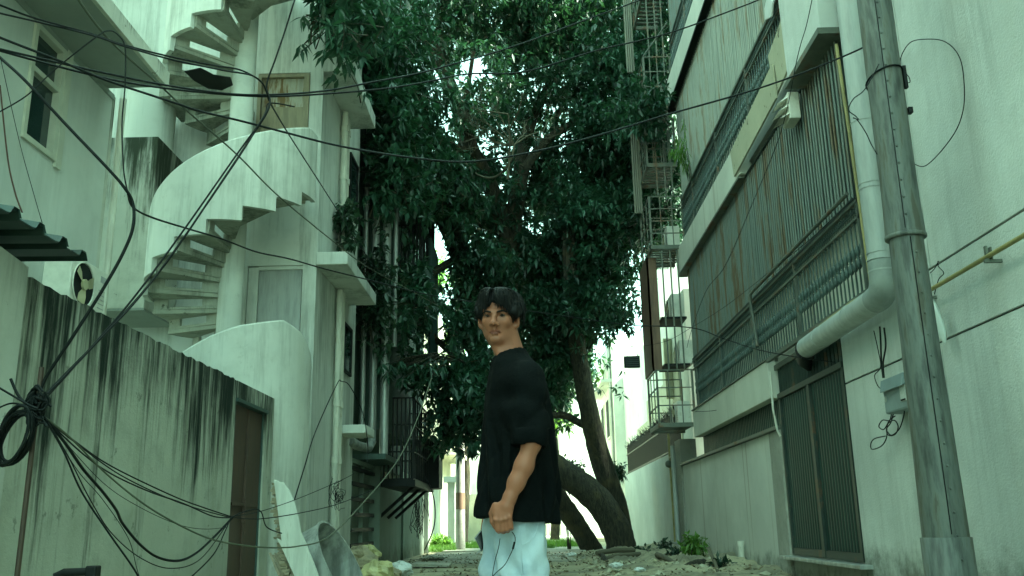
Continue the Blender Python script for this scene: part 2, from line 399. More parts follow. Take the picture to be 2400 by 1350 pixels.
# balustrades
def balustrade(y0, y1, z0, z1, x, sp=.125, scroll=True):
    mb = MB()
    mb.box(x-.03, x+.03, y0, y1, z0, z0+.035)
    mb.box(x-.03, x+.03, y0, y1, z1-.21, z1-.18); mb.box(x-.03, x+.03, y0, y1, z1-.035, z1)
    for k in range(int((y1-y0)/2.4)+1):
        yy = min(y0+2.4*k, y1-.03); mb.box(x-.025, x+.025, yy, yy+.04, z0, z1)
    r = put('balustrade', mb, M['ironr'], rb)
    h = z1-.21-z0-.035
    s = MB(); c0 = h*.5
    s.lathe((0, 0, 0), [(.014, 0), (.014, .02), (.012, .03), (.010, c0-.13), (.022, c0-.118), (.030, c0-.10), (.031, c0-.06), (.024, c0-.03), (.013, c0-.012), (.021, c0), (.013, c0+.012), (.024, c0+.03), (.031, c0+.06), (.030, c0+.10), (.022, c0+.118), (.010, c0+.13), (.010, h-.03), (.014, h-.02), (.014, h)], 6)
    me = shared(s, 'baluster', M['iron'])
    for i in range(int((y1-y0)/sp)):
        inst('baluster', me, r, (x, y0+sp*(i+.5), z0+.035), (0, 0, random.random()))
    if scroll:
        mb = MB(); zc = z1-.108
        y = y0+.03
        while y < y1-.03:
            for sgn in (1, -1):
                pts = [(x, y+.024*math.cos(t)*sgn, zc+sgn*.034+.03*math.sin(t)) for t in (-1.2, -.2, .8, 1.8, 2.8)]
                mb.tube(pts, .006, 3, cap=False, smooth=False)
            y += .062
        mb.box(x-.012, x+.012, y0, y1, zc-.006, zc+.006)
        put('scrollwork', mb, M['iron'], r, kind='stuff')
    return r
balustrade(9.22, 19.2, 3.035, 4.06, 3.6)
balustrade(10.7, 19.2, 6.69, 7.70, 3.6)
balustrade(15.0, 19.4, 10.76, 11.70, 3.6)
mb = MB().tube([(3.50, 9.25, 4.13), (3.50, 13.45, 4.13), (3.50, 13.62, 4.12), (3.50, 13.66, 4.0), (3.52, 13.6, 3.55), (3.52, 13.56, 3.3)], .024, 6)
put('conduit_pipe', mb, M['ironr'], rb)
# curtain wall behind balustrade (light cloth and board)
put('inner_wall', MB().box(3.78, 3.80, 9.3, 19.3, 3.0, 4.1), M['facR'], rb); put('inner_wall', MB().box(3.78, 3.80, 10.6, 19.3, 6.6, 7.72), M['facR'], rb)

# gate bay
mb = MB()
mb.box(3.62, 3.8, 10.25, 13.0, .02, .24)
put('gate_plinth', mb, M['rough'], rb)
put('gate_sill', MB().box(3.46, 3.85, 10.0, 13.15, .24, .285), M['galv'], rb, bevel=.008)
gz0, gz1 = .30, 2.42
gt = put('gate', MB().box(3.60, 3.66, 10.27, 10.33, gz0, gz1).box(3.60, 3.66, 12.93, 12.99, gz0, gz1).box(3.595, 3.66, 11.55, 11.66, gz0, gz1)
         .box(3.59, 3.67, 10.27, 12.99, gz1, gz1+.07).box(3.605, 3.655, 10.33, 12.93, gz0, gz0+.09), M['gatef'], rb)
put('backing_sheet', MB().box(3.64, 3.65, 10.3, 12.95, gz0+.01, gz1-.01), M['black'], gt)  # coloured black so the gaps between ribs look shaded
s = MB().add([(0, -.026, 0), (-.012, -.014, 0), (-.012, .014, 0), (0, .026, 0), (0, -.026, gz1-gz0-.1), (-.012, -.014, gz1-gz0-.1), (-.012, .014, gz1-gz0-.1), (0, .026, gz1-gz0-.1)], [(0, 1, 5, 4), (1, 2, 6, 5), (2, 3, 7, 6), (4, 5, 6, 7), (0, 3, 2, 1)])
me = shared(s, 'gate_rib', M['gate'])
for a0, a1 in ((10.36, 11.54), (11.69, 12.92)):
    k = int((a1-a0)/.098)
    for i in range(k): inst('gate_rib', me, gt, (3.637, a0+(a1-a0)*(i+.5)/k, gz0+.095))
mb = MB().box(3.58, 3.67, 10.27, 12.99, 2.83, 2.9).box(3.68, 3.7, 10.27, 12.99, 2.49, 2.83)
tr = put('transom_grille', mb, M['ironr'], rb)
me = shared(MB().box(-.02, .02, -.022, .022, 0, .34), 'grille_bar', M['gatef'])
for i in range(21): inst('grille_bar', me, tr, (3.63, 10.34+.127*i, 2.49), (0, 0, .5))
mb = MB()
for yy in (10.6, 11.6, 12.6): mb.box(3.5, 3.54, yy, yy+.03, 2.9, 3.03)
mb.box(3.48, 3.53, 10.2, 13.0, 2.95, 2.99)
put('support_rail', mb, M['ironr'], rb)
put('inner_wall', MB().box(3.9, 3.95, 9.3, 13.0, 2.5, 3.0), M['facR'], rb)

# compound wall on the right
cw = thing('compound_wall', 'pale right-hand compound wall with rust runs and a dark ledge, beside the green gate', 'wall', (3.7, 17.5, 0))
put('wall_face', MB().box(3.6, 3.85, 13.62, 21.4, -.1, 2.0), M['wallR'], cw, bevel=.01)
put('coping', MB().box(3.53, 3.9, 13.02, 21.45, 2.003, 2.05), M['ironr'], cw)
put('gate_pillar', MB().box(3.575, 3.9, 13.02, 13.6, -.1, 2.0), M['rough'], cw, bevel=.015)
gw = thing('garden_wall', 'grey compound wall under the spiked black railing, behind the leaning trunks', 'wall', (3.7, 28, 0))
put('wall_face', MB().box(3.62, 3.86, 22.25, 34.5, -.1, 2.42), M['LB3b'] if 0 else M['facGrey'], gw)
put('pier', MB().box(3.57, 3.95, 21.47, 22.2, -.1, 2.62), M['rough'], gw)
fn = thing('spiked_railing', 'black iron railing bristling with spikes on top of the grey wall', 'fence', (3.75, 28, 2.42))
mb = MB().box(3.73, 3.77, 22.3, 34.4, 2.5, 2.54).box(3.73, 3.77, 22.3, 34.4, 3.15, 3.19).box(3.7, 3.8, 25.5, 34.4, 2.44, 2.48)
put('rail', mb, M['black'], fn)
me = shared(MB().box(-.012, .012, -.014, .014, 0, 1.0), 'railing_bar', M['black'])
for i in range(100): inst('railing_bar', me, fn, (3.75, 22.35+.12*i, 2.43))
mb = MB()
for i in range(500):
    y = random.uniform(22.3, 34.3); a = random.uniform(0, 6.28)
    p = Vector((3.75, y, 3.4+random.uniform(-.03, .1))); d = Vector((math.cos(a)*.13, math.sin(a)*.13, random.uniform(-.03, .22)))
    mb.tube([p, p+d], [.010, .002], 3, cap=False, smooth=False)
put('spikes', mb, M['black'], fn, kind='stuff')

# near house wall on the right with recessed grooves
nh = thing('plastered_house', 'near right-hand house wall of rough pale plaster with straight grooves', 'building', (3.6, 1, 0))
put('wall', MB().box(3.63, 9, -14, 10.2, -.1, 2.9).box(3.63, 9, -14, 9.12, 2.9, 21.5), M['gatef'], nh)  # height out of view raised to keep sun off the alley
for (y0, y1) in ((7.79, 10.22), (-14, 7.775)):
    for (z0, z1) in ((-.1, 2.215), (2.237, 2.87), (2.892, 21.5)):
        yy1 = y1 if (z1 < 2.9 or y1 < 9) else 9.14
        put('plaster_panel', MB().box(3.6, 3.628, y0, yy1, z0, z1), M['near'], nh)

# far end cages and cladding of the apartment building
def cage(name_lab, x0, x1, y0, y1, z0, z1, nh_, nv, parent, floor=True, side=True, mat='cage', slab=.08):
    mb = MB(); t = .022
    for x in (x0, x1-2*t):
        for y in (y0, y1-2*t): mb.box(x, x+2*t, y, y+2*t, z0, z1)
    for i in range(nh_+1):
        z = z0+(z1-z0)*i/nh_; mb.box(x0, x1, y0+.004, y0+.03, z-.012, z+.012)
        if side: mb.box(x0+.004, x0+.03, y0, y1, z-.012, z+.012)
        mb.box(x0, x1, y1-.03, y1-.004, z-.012, z+.012)
    fr = put('cage', mb, M[mat], parent)
    me = shared(MB().box(-.011, .011, -.011, .011, 0, z1-z0), 'cage_bar', M[mat])
    for i in range(1, nv):
        inst('cage_bar', me, fr, (x0+(x1-x0)*i/nv, y0+.02, z0)); 
        if side: inst('cage_bar', me, fr, (x0+.02, y0+(y1-y0)*i/nv, z0))
    if floor:
        mf = MB().box(x0, x1, y0-.01, y0+.05, z0-slab, z0).box(x0, x0+.05, y0, y1, z0-slab, z0).box(x0, x1, y1-.04, y1, z0-slab, z0)
        for i in range(7): mf.box(x0+.05, x1, y0+.08+(y1-y0-.15)*i/7, y0+.08+(y1-y0-.15)*(i+.5)/7, z0-.03, z0-.005)
        put('cage_floor', mf, M[mat], parent)
    return fr
cage('a', 2.88, 3.66, 19.45, 21.0, 6.72, 7.88, 4, 3, rb)
cage('b', 2.95, 3.62, 19.5, 21.0, 10.25, 11.4, 3, 4, rb)
cage('c', 2.82, 3.62, 19.45, 20.9, 2.78, 3.92, 3, 3, rb)
# tall slatted fins and brown cladding
put('cladding_panel', MB().box(2.84, 3.06, 20.0, 20.06, 4.0, 6.6).box(2.84, 2.88, 20.0, 21.3, 4.0, 6.6), M['brown2'], rb)
cage('d', 2.98, 3.6, 19.5, 20.9, 13.0, 14.2, 3, 4, rb)
cage('e', 2.90, 3.6, 19.5, 20.9, 8.7, 9.8, 3, 4, rb)
for (xa, xb, z0, z1, ya) in ((2.72, 2.92, 7.9, 10.1, 20.6), (2.72, 2.92, 11.6, 14.2, 20.6)):
    bk = put('slat_screen', MB().box(xa, xb, ya+.05, ya+.07, z0, z1), M['fin'], rb)
    me = shared(MB().tube([(0, 0, 0), (0, 0, z1-z0)], .021, 5, cap=False, smooth=False), 'slat', M['fin'])
    for i in range(int((xb-xa)/.05)): inst('slat', me, bk, (xa+.025+.05*i, ya+.03, z0))
mb = MB()
for x in (3.12, 3.3, 3.46):
    mb.box(x-.015, x+.015, 19.5, 19.53, 3.95, 6.64); mb.box(x-.015, x+.015, 19.5, 19.53, 7.9, 10.2); mb.box(x-.015, x+.015, 19.5, 19.53, 11.4, 14)
put('upright_bars', mb, M['cage'], rb)
put('diagonal_brace', MB().tube([(2.98, 19.5, 11.42), (3.6, 19.5, 12.3)], .018, 4).tube([(3.1, 19.45, 7.9), (3.64, 19.3, 8.1)], .015, 4), M['cage'], rb)
put('end_wall', MB().box(3.7, 4.15, 19.52, 19.7, 2.5, 15), M['facR'], rb)

def ac(loc, rotz, label, big=1.0, group=None):
    r = thing('air_conditioner', label, 'air conditioner', (0, 0, 0), group)
    w, h, d = .8*big, .55*big, .3*big      # front faces -Y
    put('casing', MB().box(-w/2, w/2, 0, d, 0, h), M['acw'], r, bevel=.012)
    fx = -w*.17; fr = h*.42
    pts = [(fx+fr*math.cos(t), -.006, h/2+fr*math.sin(t)) for t in [2*math.pi*i/24 for i in range(24)]]
    put('fan_opening', MB().add(pts, [tuple(range(24))]), M['dark'], r)
    rg = [(fx+(fr+.008)*math.cos(t), -.012, h/2+(fr+.008)*math.sin(t)) for t in [2*math.pi*i/24 for i in range(25)]]
    put('fan_ring', MB().tube(rg, .009, 5, cap=False), M['acw'], r)
    fb = put('fan', MB().cyl((fx, -.035, h/2), (fx, -.012, h/2), fr*.26, 12), M['acf'], r)
    for q in range(3):
        a = q*2*math.pi/3+.5
        vs = []
        for (rr, da, dy) in ((.22, -.35, -.012), (.6, -.62, -.008), (.93, -.45, -.01), (.95, .1, -.03), (.6, .22, -.034), (.22, .35, -.03)):
            vs.append((fx+fr*rr*math.cos(a+da), dy, h/2+fr*rr*math.sin(a+da)))
        put('fan_blade', MB().prism(vs, (0, .004, 0)), M['acf'], r)
    gl = MB()
    for q in range(5): gl.box(w*.29, w*.46, -.006, 0, h*(.2+.09*q), h*(.2+.09*q)+.006)
    put('side_grille', gl, M['doorg'], r)
    r.location = loc; r.rotation_euler = (0, 0, rotz); return r
ac((3.3, 20.1, 6.74), -math.pi/2, 'beige air conditioner inside the upper barred cage at the far end of the slatted block', .95)
ac((3.42, 20.1, 4.1), -math.pi/2, 'old air conditioner on a dark bracket just above the lowest cage', .95)
ac((3.3, 20.1, 5.15), -math.pi/2, 'upper of the two old air conditioners beside the brown cladding', .95)
ac((3.3, 20.15, 2.8), -math.pi/2, 'white air conditioner inside the lowest barred cage beside the balustrade', .9)
for z_ in (4.04, 5.08): put('bracket_shelf', MB().box(3.05, 3.6, 19.6, 20.5, z_, z_+.045), M['black'], rb)
# vent cowl
vc = thing('vent_cowl', 'white three-finned vent cowl under the white wall panel, over the dark slats', 'vent', (3.5, 10.75, 5.7))
put('cowl_box', MB().box(3.42, 3.56, 10.62, 10.95, 5.66, 6.02), M['acw'], vc, bevel=.01)
for i in range(3):
    z = 5.72+.11*i
    put('fin', MB().prism([(3.42, 10.62, z), (3.30, 10.66, z-.05), (3.29, 10.68, z-.06), (3.42, 10.63, z+.025)], (0, .28, 0)), M['acw'], vc)

# ================================================================ LEFT
lw = thing('stained_compound_wall', 'mould-streaked plaster wall on the left with a narrow brown door', 'wall', (-3.2, 8, 0))
wl = MB(); ys = np.linspace(5.36, 9.72, 60)
top = [2.33+random.uniform(-.012, .012) for _ in ys]
poly = [(-3.1, 5.36, -.1)]+[(-3.1, 9.72, -.1)]+[(-3.1, float(y), t) for y, t in list(zip(ys, top))[::-1]]
wl.prism(poly[::-1], (-.22, 0, 0)); wl.box(-3.32, -3.1, 10.86, 11.2, -.1, 2.33); wl.box(-3.32, -3.1, 9.722, 10.858, 2.14, 2.33)
put('wall_face', wl, M['wallL'], lw)
dr = put('door', MB().box(-3.17, -3.14, 9.74, 10.28, .0, 2.09).box(-3.17, -3.14, 10.29, 10.84, .0, 2.09), M['brown'], lw, 'tall brown painted double door')
put('door_frame', MB().box(-3.16, -3.07, 9.70, 10.88, 2.10, 2.14).box(-3.19, -3.12, 9.70, 9.735, 0, 2.1).box(-3.19, -3.12, 10.845, 10.88, 0, 2.1), M['dgreen'], lw)
put('door_bar', MB().box(-3.135, -3.11, 9.8, 10.75, 1.02, 1.05).box(-3.14, -3.10, 10.24, 10.3, .85, 1.1), M['brown'], dr)
put('door_mullion', MB().box(-3.14, -3.118, 10.265, 10.305, 0, 2.08), M['brown'], dr)
nl = put('shed_wall', MB().prism([(-3.04, -14, -.1), (-3.04, 5.35, -.1), (-3.04, 5.35, 2.36), (-3.04, 5.0, 2.40), (-3.04, -14, 2.44)][::-1], (-.25, 0, 0)), M['wallLn'],
         label='smooth pale shed wall under the green metal roof, at the left edge', cat='wall')
# corrugated roof
rf = MB(); prof = []
y = 2.41
while y < 5.65:
    prof += [(y, 0), (y+.16, 0), (y+.19, .045), (y+.245, .045), (y+.275, 0)]; y += .275
vs = []
for (xx, zz) in ((-6.2, 2.56), (-2.86, 2.50)):
    for (yy, h) in prof: vs.append((xx, yy, zz+h))
k = len(prof); vs += [(a, b_, z+.008) for a, b_, z in vs]
fs = [(i, i+1, k+i+1, k+i) for i in range(k-1)]+[(2*k+i, 3*k+i, 3*k+i+1, 2*k+i+1) for i in range(k-1)]
fs += [(k+i, k+i+1, 3*k+i+1, 3*k+i) for i in range(k-1)]+[(k-1, 2*k-1, 4*k-1, 3*k-1)]
rf.add(vs, fs)
rr = thing('metal_roof', 'dark green corrugated metal roof jutting over the shed wall at the left edge', 'roof', (-3.2, 4.5, 2.6))
put('roof_sheet', rf, M['roofm'], rr)
fl = MB()
for i in range(0, len(prof)-5, 5):
    yy = prof[i][0]; fl.add([(-2.85, yy+.16, 2.512), (-2.85, yy+.19, 2.557), (-2.85, yy+.245, 2.557), (-2.85, yy+.275, 2.512), (-3.0, yy+.16, 2.54), (-3.0, yy+.19, 2.585), (-3.0, yy+.245, 2.585), (-3.0, yy+.275, 2.54)], [(0, 1, 5, 4), (1, 2, 6, 5), (2, 3, 7, 6)])
put('sheet_edge', fl, M['roofe'], rr)
put('beam', MB().box(-3.36, -3.31, 2.2, 5.6, 2.47, 2.53), M['roofm'], rr)
put('post', MB().prism([(-3.9, 6.6, 1.8), (-3.85, 6.6, 1.8), (-3.80, 6.6, 3.1), (-3.85, 6.6, 3.1)], (0, .04, 0)), M['pvc'], rr)

# left house with window
lh = thing('left_house', 'pale two-storey house at the left with a tall window under a deep eave', 'building', (-6, 5, 0))
X1 = -5.2
mb = MB().box(-10, X1, -8, 8.70, -.1, 6.2).box(-10, X1, 9.38, 10.6, -.1, 6.2).box(-10, X1, 8.702, 9.378, -.1, 4.78).box(-10, X1, 8.702, 9.378, 6.13, 6.2).box(-10, X1-.25, 8.702, 9.378, 4.78, 6.13)
put('wall', mb, M['LB1'], lh)
wf = put('window', MB().box(X1-.09, X1+.03, 8.70, 8.76, 4.78, 6.13).box(X1-.09, X1+.03, 9.30, 9.38, 4.78, 6.13).box(X1-.09, X1+.03, 8.76, 9.30, 4.78, 4.84)
    .box(X1-.09, X1+.03, 8.76, 9.30, 6.07, 6.13).box(X1-.07, X1+.02, 8.76, 9.30, 5.58, 5.64).box(X1, X1+.035, 9.38, 9.50, 4.72, 6.16), M['alu'], lh)
put('pane', MB().box(X1-.06, X1-.05, 8.76, 9.30, 4.84, 5.58), M['glass'], wf)
put('pane', MB().box(X1-.06, X1-.05, 8.76, 9.30, 5.64, 6.07), M['glass'], wf)
put('curtain', MB().box(X1-.14, X1-.12, 8.76, 9.30, 5.12, 6.07), M['facGrey'], wf)
put('unseen_upper_mass', MB().box(-12, -6.0, -8, 10.3, 6.42, 15), M['LB1'], lh)  # unseen mass added above the eave to cut skylight on the walls
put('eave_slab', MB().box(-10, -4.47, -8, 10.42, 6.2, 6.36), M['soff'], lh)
put('fascia', MB().box(-4.468, -4.42, -8, 10.44, 6.19, 6.40), M['fasc'], lh)
put('moulding', MB().box(X1, X1+.025, 5, 10.6, 6.13, 6.197), M['soff'], lh)
put('downpipe', MB().cyl((-5.12, 10.72, 2.0), (-5.12, 10.72, 6.2), .045, 10), M['pipew'], lh)
put('downpipe', MB().cyl((-5.28, 10.70, 2.0), (-5.28, 10.70, 6.2), .03, 8), M['dgreen'], lh)
put('corner_post', MB().box(-5.45, -5.2, 10.6, 10.68, 2, 6.2), M['mould'], lh)
# mouldy balcony block and shaft between the houses
bb = thing('balcony_block', 'mould-blackened concrete balcony block left of the spiral stair', 'balcony', (-5.5, 12.4, 3.3))
put('parapet', MB().box(-5.98, -5.17, 12.0, 13.1, 3.72, 6.25), M['mould'], bb, bevel=.012)
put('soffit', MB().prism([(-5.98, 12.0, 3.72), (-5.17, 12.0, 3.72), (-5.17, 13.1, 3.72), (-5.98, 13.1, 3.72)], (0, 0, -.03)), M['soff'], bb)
put('shaft', MB().lathe((-5.58, 12.62, 6.25), [(.36, 0), (.36, .95)], 20), M['stair'], bb)
put('outlet_pipe', MB().tube([(-5.14, 12.9, 6.0), (-4.95, 12.8, 5.97), (-4.62, 12.7, 5.86)], [.07, .075, .07], 12), M['pipew'], bb)
# spiral stair
SX, SY, SR = -4.01, 12.06, 1.05
ss = thing('spiral_staircase', 'white concrete spiral staircase winding round a round column on the left', 'staircase', (SX, SY, 0))
put('column', MB().lathe((SX, SY, -.1), [(.165, 0), (.165, 13)], 24), M['stair'], ss)
def zh(a): return 3.90+3.2*a/360
def spt(a, r, z): p = math.radians(180+a); return (SX+r*math.cos(p), SY+r*math.sin(p), z)
def wedge(z, a0, a1, th=.055):
    mb = MB(); n = 5
    lo = [spt(a0+(a1-a0)*i/n, SR+.0, z-th) for i in range(n+1)]; li = [spt(a0+(a1-a0)*i/n, .14, z-th) for i in range(n+1)]
    mb.prism(lo+li[::-1], (0, 0, th)); return mb
def riser(z, a, h=.21):
    mb = MB(); p = math.radians(180+a); dx, dy = math.cos(p), math.sin(p); nx, ny = -dy*.022, dx*.022
    def bx(r0, r1, z0, z1):
        q = [(SX+dx*r0-nx, SY+dy*r0-ny), (SX+dx*r1-nx, SY+dy*r1-ny), (SX+dx*r1+nx, SY+dy*r1+ny), (SX+dx*r0+nx, SY+dy*r0+ny)]
        mb.prism([(x, y, z0) for x, y in q], (0, 0, z1-z0))
    bx(.15, .38, z, z+h); bx(.85, SR-.01, z, z+h); bx(.38, .85, z, z+.035)
    return mb
for k_ in range(-19, 32):
    a = 22.5*k_; z = zh(a)
    if z < .1 or z > 11: continue
    put('tread', wedge(z, a, a+23.5), M['tread'], ss)
    put('riser', riser(z+.002, a+22.5, .145), M['tread'], ss)
def parapet(a0, a1, lo, hi, name='parapet', th=.07):
    mb = MB(); n = int((a1-a0)/3); top = []; 
    vs = []; 
    A = [a0+(a1-a0)*i/n for i in range(n+1)]
    for a in A:
        l, h = lo(a), hi(a)
        vs += [spt(a, SR+.005, l), spt(a, SR+th, l), spt(a, SR+th, h-.02), spt(a, SR+th-.012, h), spt(a, SR+.017, h), spt(a, SR+.005, h-.02)]
    fs = []
    for i in range(n):
        for q in range(6):
            fs.append((i*6+q, i*6+(q+1) % 6, (i+1)*6+(q+1) % 6, (i+1)*6+q))
    fs += [tuple(range(6))[::-1], tuple(n*6+q for q in range(6))]
    mb.add(vs, fs)
    return put(name, mb, M['stair'], ss)
def stepped(a0, a1, hi):
    k0 = int(a0//22.5)
    for k in range(k0, int(a1//22.5)):
        parapet(22.5*k, 22.5*k+22.5, lambda a, k=k: zh(22.5*k)-.09, hi)
stepped(0, 180, lambda a: zh(a)+.84+.06*math.sin(math.radians(a)) - max(0, (a-165))/15*.12)
stepped(360, 540, lambda a: zh(a)+.84)
xs = [-30, 30, 60, 81, 98, 115, 145, 165, 180, 200]; zs = [1.5, 2.2, 2.62, 2.91, 3.1, 3.24, 3.38, 3.27, 3.1, 2.9]
parapet(-30, 200, lambda a: -.1, lambda a: float(np.interp(a, xs, zs)), 'curved_wall')
put('bridge_slab', MB().box(-5.3, -4.15, 12.2, 13.1, 6.98, 7.12), M['tread'], ss)

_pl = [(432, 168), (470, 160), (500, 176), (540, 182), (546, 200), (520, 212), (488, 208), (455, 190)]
put('hole_mould_patch', MB().prism([pZ(u, v, 6.96) for u, v in _pl], (0, 0, .012)), M['black'], ss)  # flat black sheet painting in mould and the hole's shade under the slab
# flats behind the stair
lf = thing('left_flats', 'pale flats behind the spiral stair with drainpipes and concrete sunshades', 'building', (-5, 15, 0))
FY = 13.16
mb = MB()
mb.box(-9, -4.14, FY, 16.4, -.1, 17).box(-4.138, -3.31, FY+.14, 16.4, -.1, 17).box(-3.308, -3.1, FY, 16.4, -.1, 17)
mb.box(-4.138, -3.31, FY, FY+.138, 4.62, 5.6).box(-4.138, -3.31, FY, FY+.138, 7.82, 17).box(-4.138, -3.31, FY, FY+.138, -.1, 2.5)
put('wall', mb, M['LB2'], lf)
put('door', MB().box(-3.97, -3.33, FY+.05, FY+.09, 2.5, 4.56), M['doorg'], lf, 'plain grey door above the lower curved wall')
put('door_frame', MB().box(-4.13, -3.98, FY+.02, FY+.13, 2.5, 4.6).box(-3.98, -3.31, FY+.02, FY+.10, 4.56, 4.615), M['LB2'], lf)
d2 = put('door', MB().box(-4.08, -3.40, FY+.05, FY+.09, 5.6, 7.74), M['rot'], lf, 'upper door with peeling water-damaged top')
put('patch_board', MB().box(-4.06, -3.74, FY+.015, FY+.048, 6.3, 7.24).box(-3.735, -3.36, FY+.0, FY+.048, 6.3, 7.22), M['ply'], d2)
put('door_frame', MB().box(-4.135, -4.08, FY-.02, FY+.08, 5.6, 7.8).box(-3.40, -3.315, FY-.02, FY+.08, 5.6, 7.8).box(-4.08, -3.40, FY-.02, FY+.08, 7.74, 7.8), M['ply'], lf)
for (x1, y0, y1, z0, z1) in ((-2.62, 13.10, 15.75, 4.60, 4.80), (-2.62, 13.10, 15.3, 7.80, 8.05), (-2.62, 14.95, 15.85, 2.26, 2.40), (-2.62, 13.1, 15.3, 11.0, 11.2)):
    put('sunshade_slab', MB().box(-3.098, x1, y0, y1, z0, z1), M['LB2'], lf, bevel=.012)
for (xx, yy, r, z0, z1) in ((-3.02, 14.55, .055, .05, 4.58), (-3.02, 14.78, .05, .05, 4.58), (-3.02, 14.55, .055, 4.82, 7.78), (-3.02, 14.78, .05, 4.82, 7.78)):
    pp = put('downpipe', MB().cyl((xx, yy, z0), (xx, yy, z1), r, 10), M['pipew'], lf)
    for zc in (z0+.6, z0+1.7, z0+2.6): put('pipe_collar', MB().cyl((xx, yy, zc), (xx, yy, zc+.1), r+.014, 10), M['pipew'], pp)
w2 = put('window', MB().box(-3.1, -3.06, 15.25, 15.3, 3.35, 4.2).box(-3.1, -3.06, 15.9, 15.95, 3.35, 4.2).box(-3.1, -3.06, 15.3, 15.9, 3.35, 3.4).box(-3.1, -3.06, 15.3, 15.9, 4.15, 4.2), M['black'], lf)
put('pane', MB().box(-3.09, -3.08, 15.3, 15.9, 3.4, 4.15), M['glass'], w2)
w3 = put('window', MB().box(-3.1, -3.06, 15.4, 15.45, 6.3, 7.4).box(-3.1, -3.06, 16.1, 16.15, 6.3, 7.4).box(-3.1, -3.06, 15.45, 16.1, 7.35, 7.4), M['black'], lf)
put('pane', MB().box(-3.09, -3.08, 15.45, 16.1, 6.3, 7.35), M['glass'], w3)

# dark building beyond
db = thing('dark_building', 'shadowed dark green building beyond the flats with tall pipes and barred cages', 'building', (-4, 19, 0))
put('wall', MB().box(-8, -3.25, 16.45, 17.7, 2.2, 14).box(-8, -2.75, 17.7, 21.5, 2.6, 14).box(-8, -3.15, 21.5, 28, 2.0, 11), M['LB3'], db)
for (x, y, r, z0) in ((-2.93, 17.45, .075, 2.3), (-2.72, 17.55, .085, 2.05), (-3.12, 17.4, .05, 2.4), (-2.55, 17.62, .045, 4.2)):
    put('drainpipe', MB().cyl((x, y, z0), (x, y, 9.5), r, 12), M['galv'], db)
put('drain_elbow', MB().tube([(-2.93, 17.45, 2.35), (-2.95, 17.2, 2.2), (-3.05, 16.6, 2.2), (-3.1, 16.1, 2.25)], .085, 10), M['galv'], db)
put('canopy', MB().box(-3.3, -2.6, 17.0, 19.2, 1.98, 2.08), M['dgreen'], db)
def dcage(x0, x1, y0, y1, z0, z1, n1, n2, mat='black'):
    mb = MB(); 
    for i in range(n1+1):
        z = z0+(z1-z0)*i/n1; mb.box(x1-.03, x1, y0, y1, z-.015, z+.015); mb.box(x0, x1, y0, y0+.03, z-.015, z+.015); mb.box(x0, x1, y1-.03, y1, z-.015, z+.015)
    fr = put('cage', mb, M[mat], db)
    me = shared(MB().box(-.016, .016, -.016, .016, 0, z1-z0), 'cage_bar', M[mat])
    for i in range(n2+1):
        inst('cage_bar', me, fr, (x1-.015, y0+(y1-y0)*i/n2, z0)); inst('cage_bar', me, fr, (x0+(x1-x0)*i/n2, y0+.015, z0)); inst('cage_bar', me, fr, (x0+(x1-x0)*i/n2, y1-.015, z0))
    return fr
dcage(-2.9, -2.3, 18.8, 21.6, 1.7, 3.35, 3, 7)
put('cage_floor', MB().box(-2.95, -2.25, 18.7, 22.4, 1.55, 1.68).box(-2.72, -2.05, 21.7, 22.6, 1.62, 2.75), M['black'], db)
br = MB()
for y in (19.2, 20.4, 21.6): put('bracket', MB().tube([(-2.3, y, 1.6), (-3.05, y, .95)], .035, 4), M['black'], db)
# perforated fire escape
fe = MB()
for z in (5.55, 5.9, 6.25):
    for j in range(10):
        for i in range(4): fe.box(-2.95+.2*i, -2.83+.2*i, 19.0+.3*j, 19.12+.3*j, z-.02, z+.02)
    for j in range(11): fe.box(-2.95, -2.2, 18.9+.3*j, 19.0+.3*j, z-.02, z+.02)
put('fire_escape', fe, M['black'], db, kind='stuff')
dcage(-2.95, -2.2, 18.9, 21.9, 5.9, 8.4, 2, 9)
sc_ = put('screen', MB().box(-2.22, -2.18, 20.6, 22.3, 4.6, 7.4), M['dgreen'], db)
me = shared(MB().tube([(0, 0, 0), (0, 0, 2.8)], .03, 4, cap=False, smooth=False), 'slat', M['roofe'])
for i in range(16): inst('slat', me, sc_, (-2.16, 20.65+.105*i, 4.6))
# low wall and slatted gate
lg = thing('low_wall', 'dim grey-green wall with damp stains below the dark building, left of the utility pole', 'wall', (-3.1, 24, 0))
put('wall_face', MB().box(-3.35, -3.1, 19.4, 23.0, -.1, 1.78).box(-3.35, -3.12, 23.05, 28.6, -.1, 2.1), M['LB3b'], lg)
put('pillar', MB().box(-3.42, -3.0, 19.0, 19.38, -.1, 2.05).box(-3.3, -3.05, 23.0, 23.1, -.1, 1.9).box(-3.36, -3.0, 28.2, 28.6, -.1, 1.9), M['LB3b'], lg)
gg = thing('side_gate', 'dark slatted gate between the flats and the low wall', 'gate', (-3.15, 17.6, 0))
put('gate_frame', MB().box(-3.2, -3.12, 16.45, 18.98, 0, .06).box(-3.2, -3.12, 16.45, 16.55, 0, 1.95).box(-3.2, -3.12, 17.7, 17.76, 0, 1.95).box(-3.2, -3.12, 16.45, 18.98, 1.9, 1.98).box(-3.25, -3.22, 16.5, 18.98, 0, 1.95), M['LB3b'], gg)
me = shared(MB().box(-.03, .03, 0, 2.4, 0, .07), 'gate_slat', M['black'])
for i in range(7): inst('gate_slat', me, gg, (-3.13, 16.5, .15+.27*i))

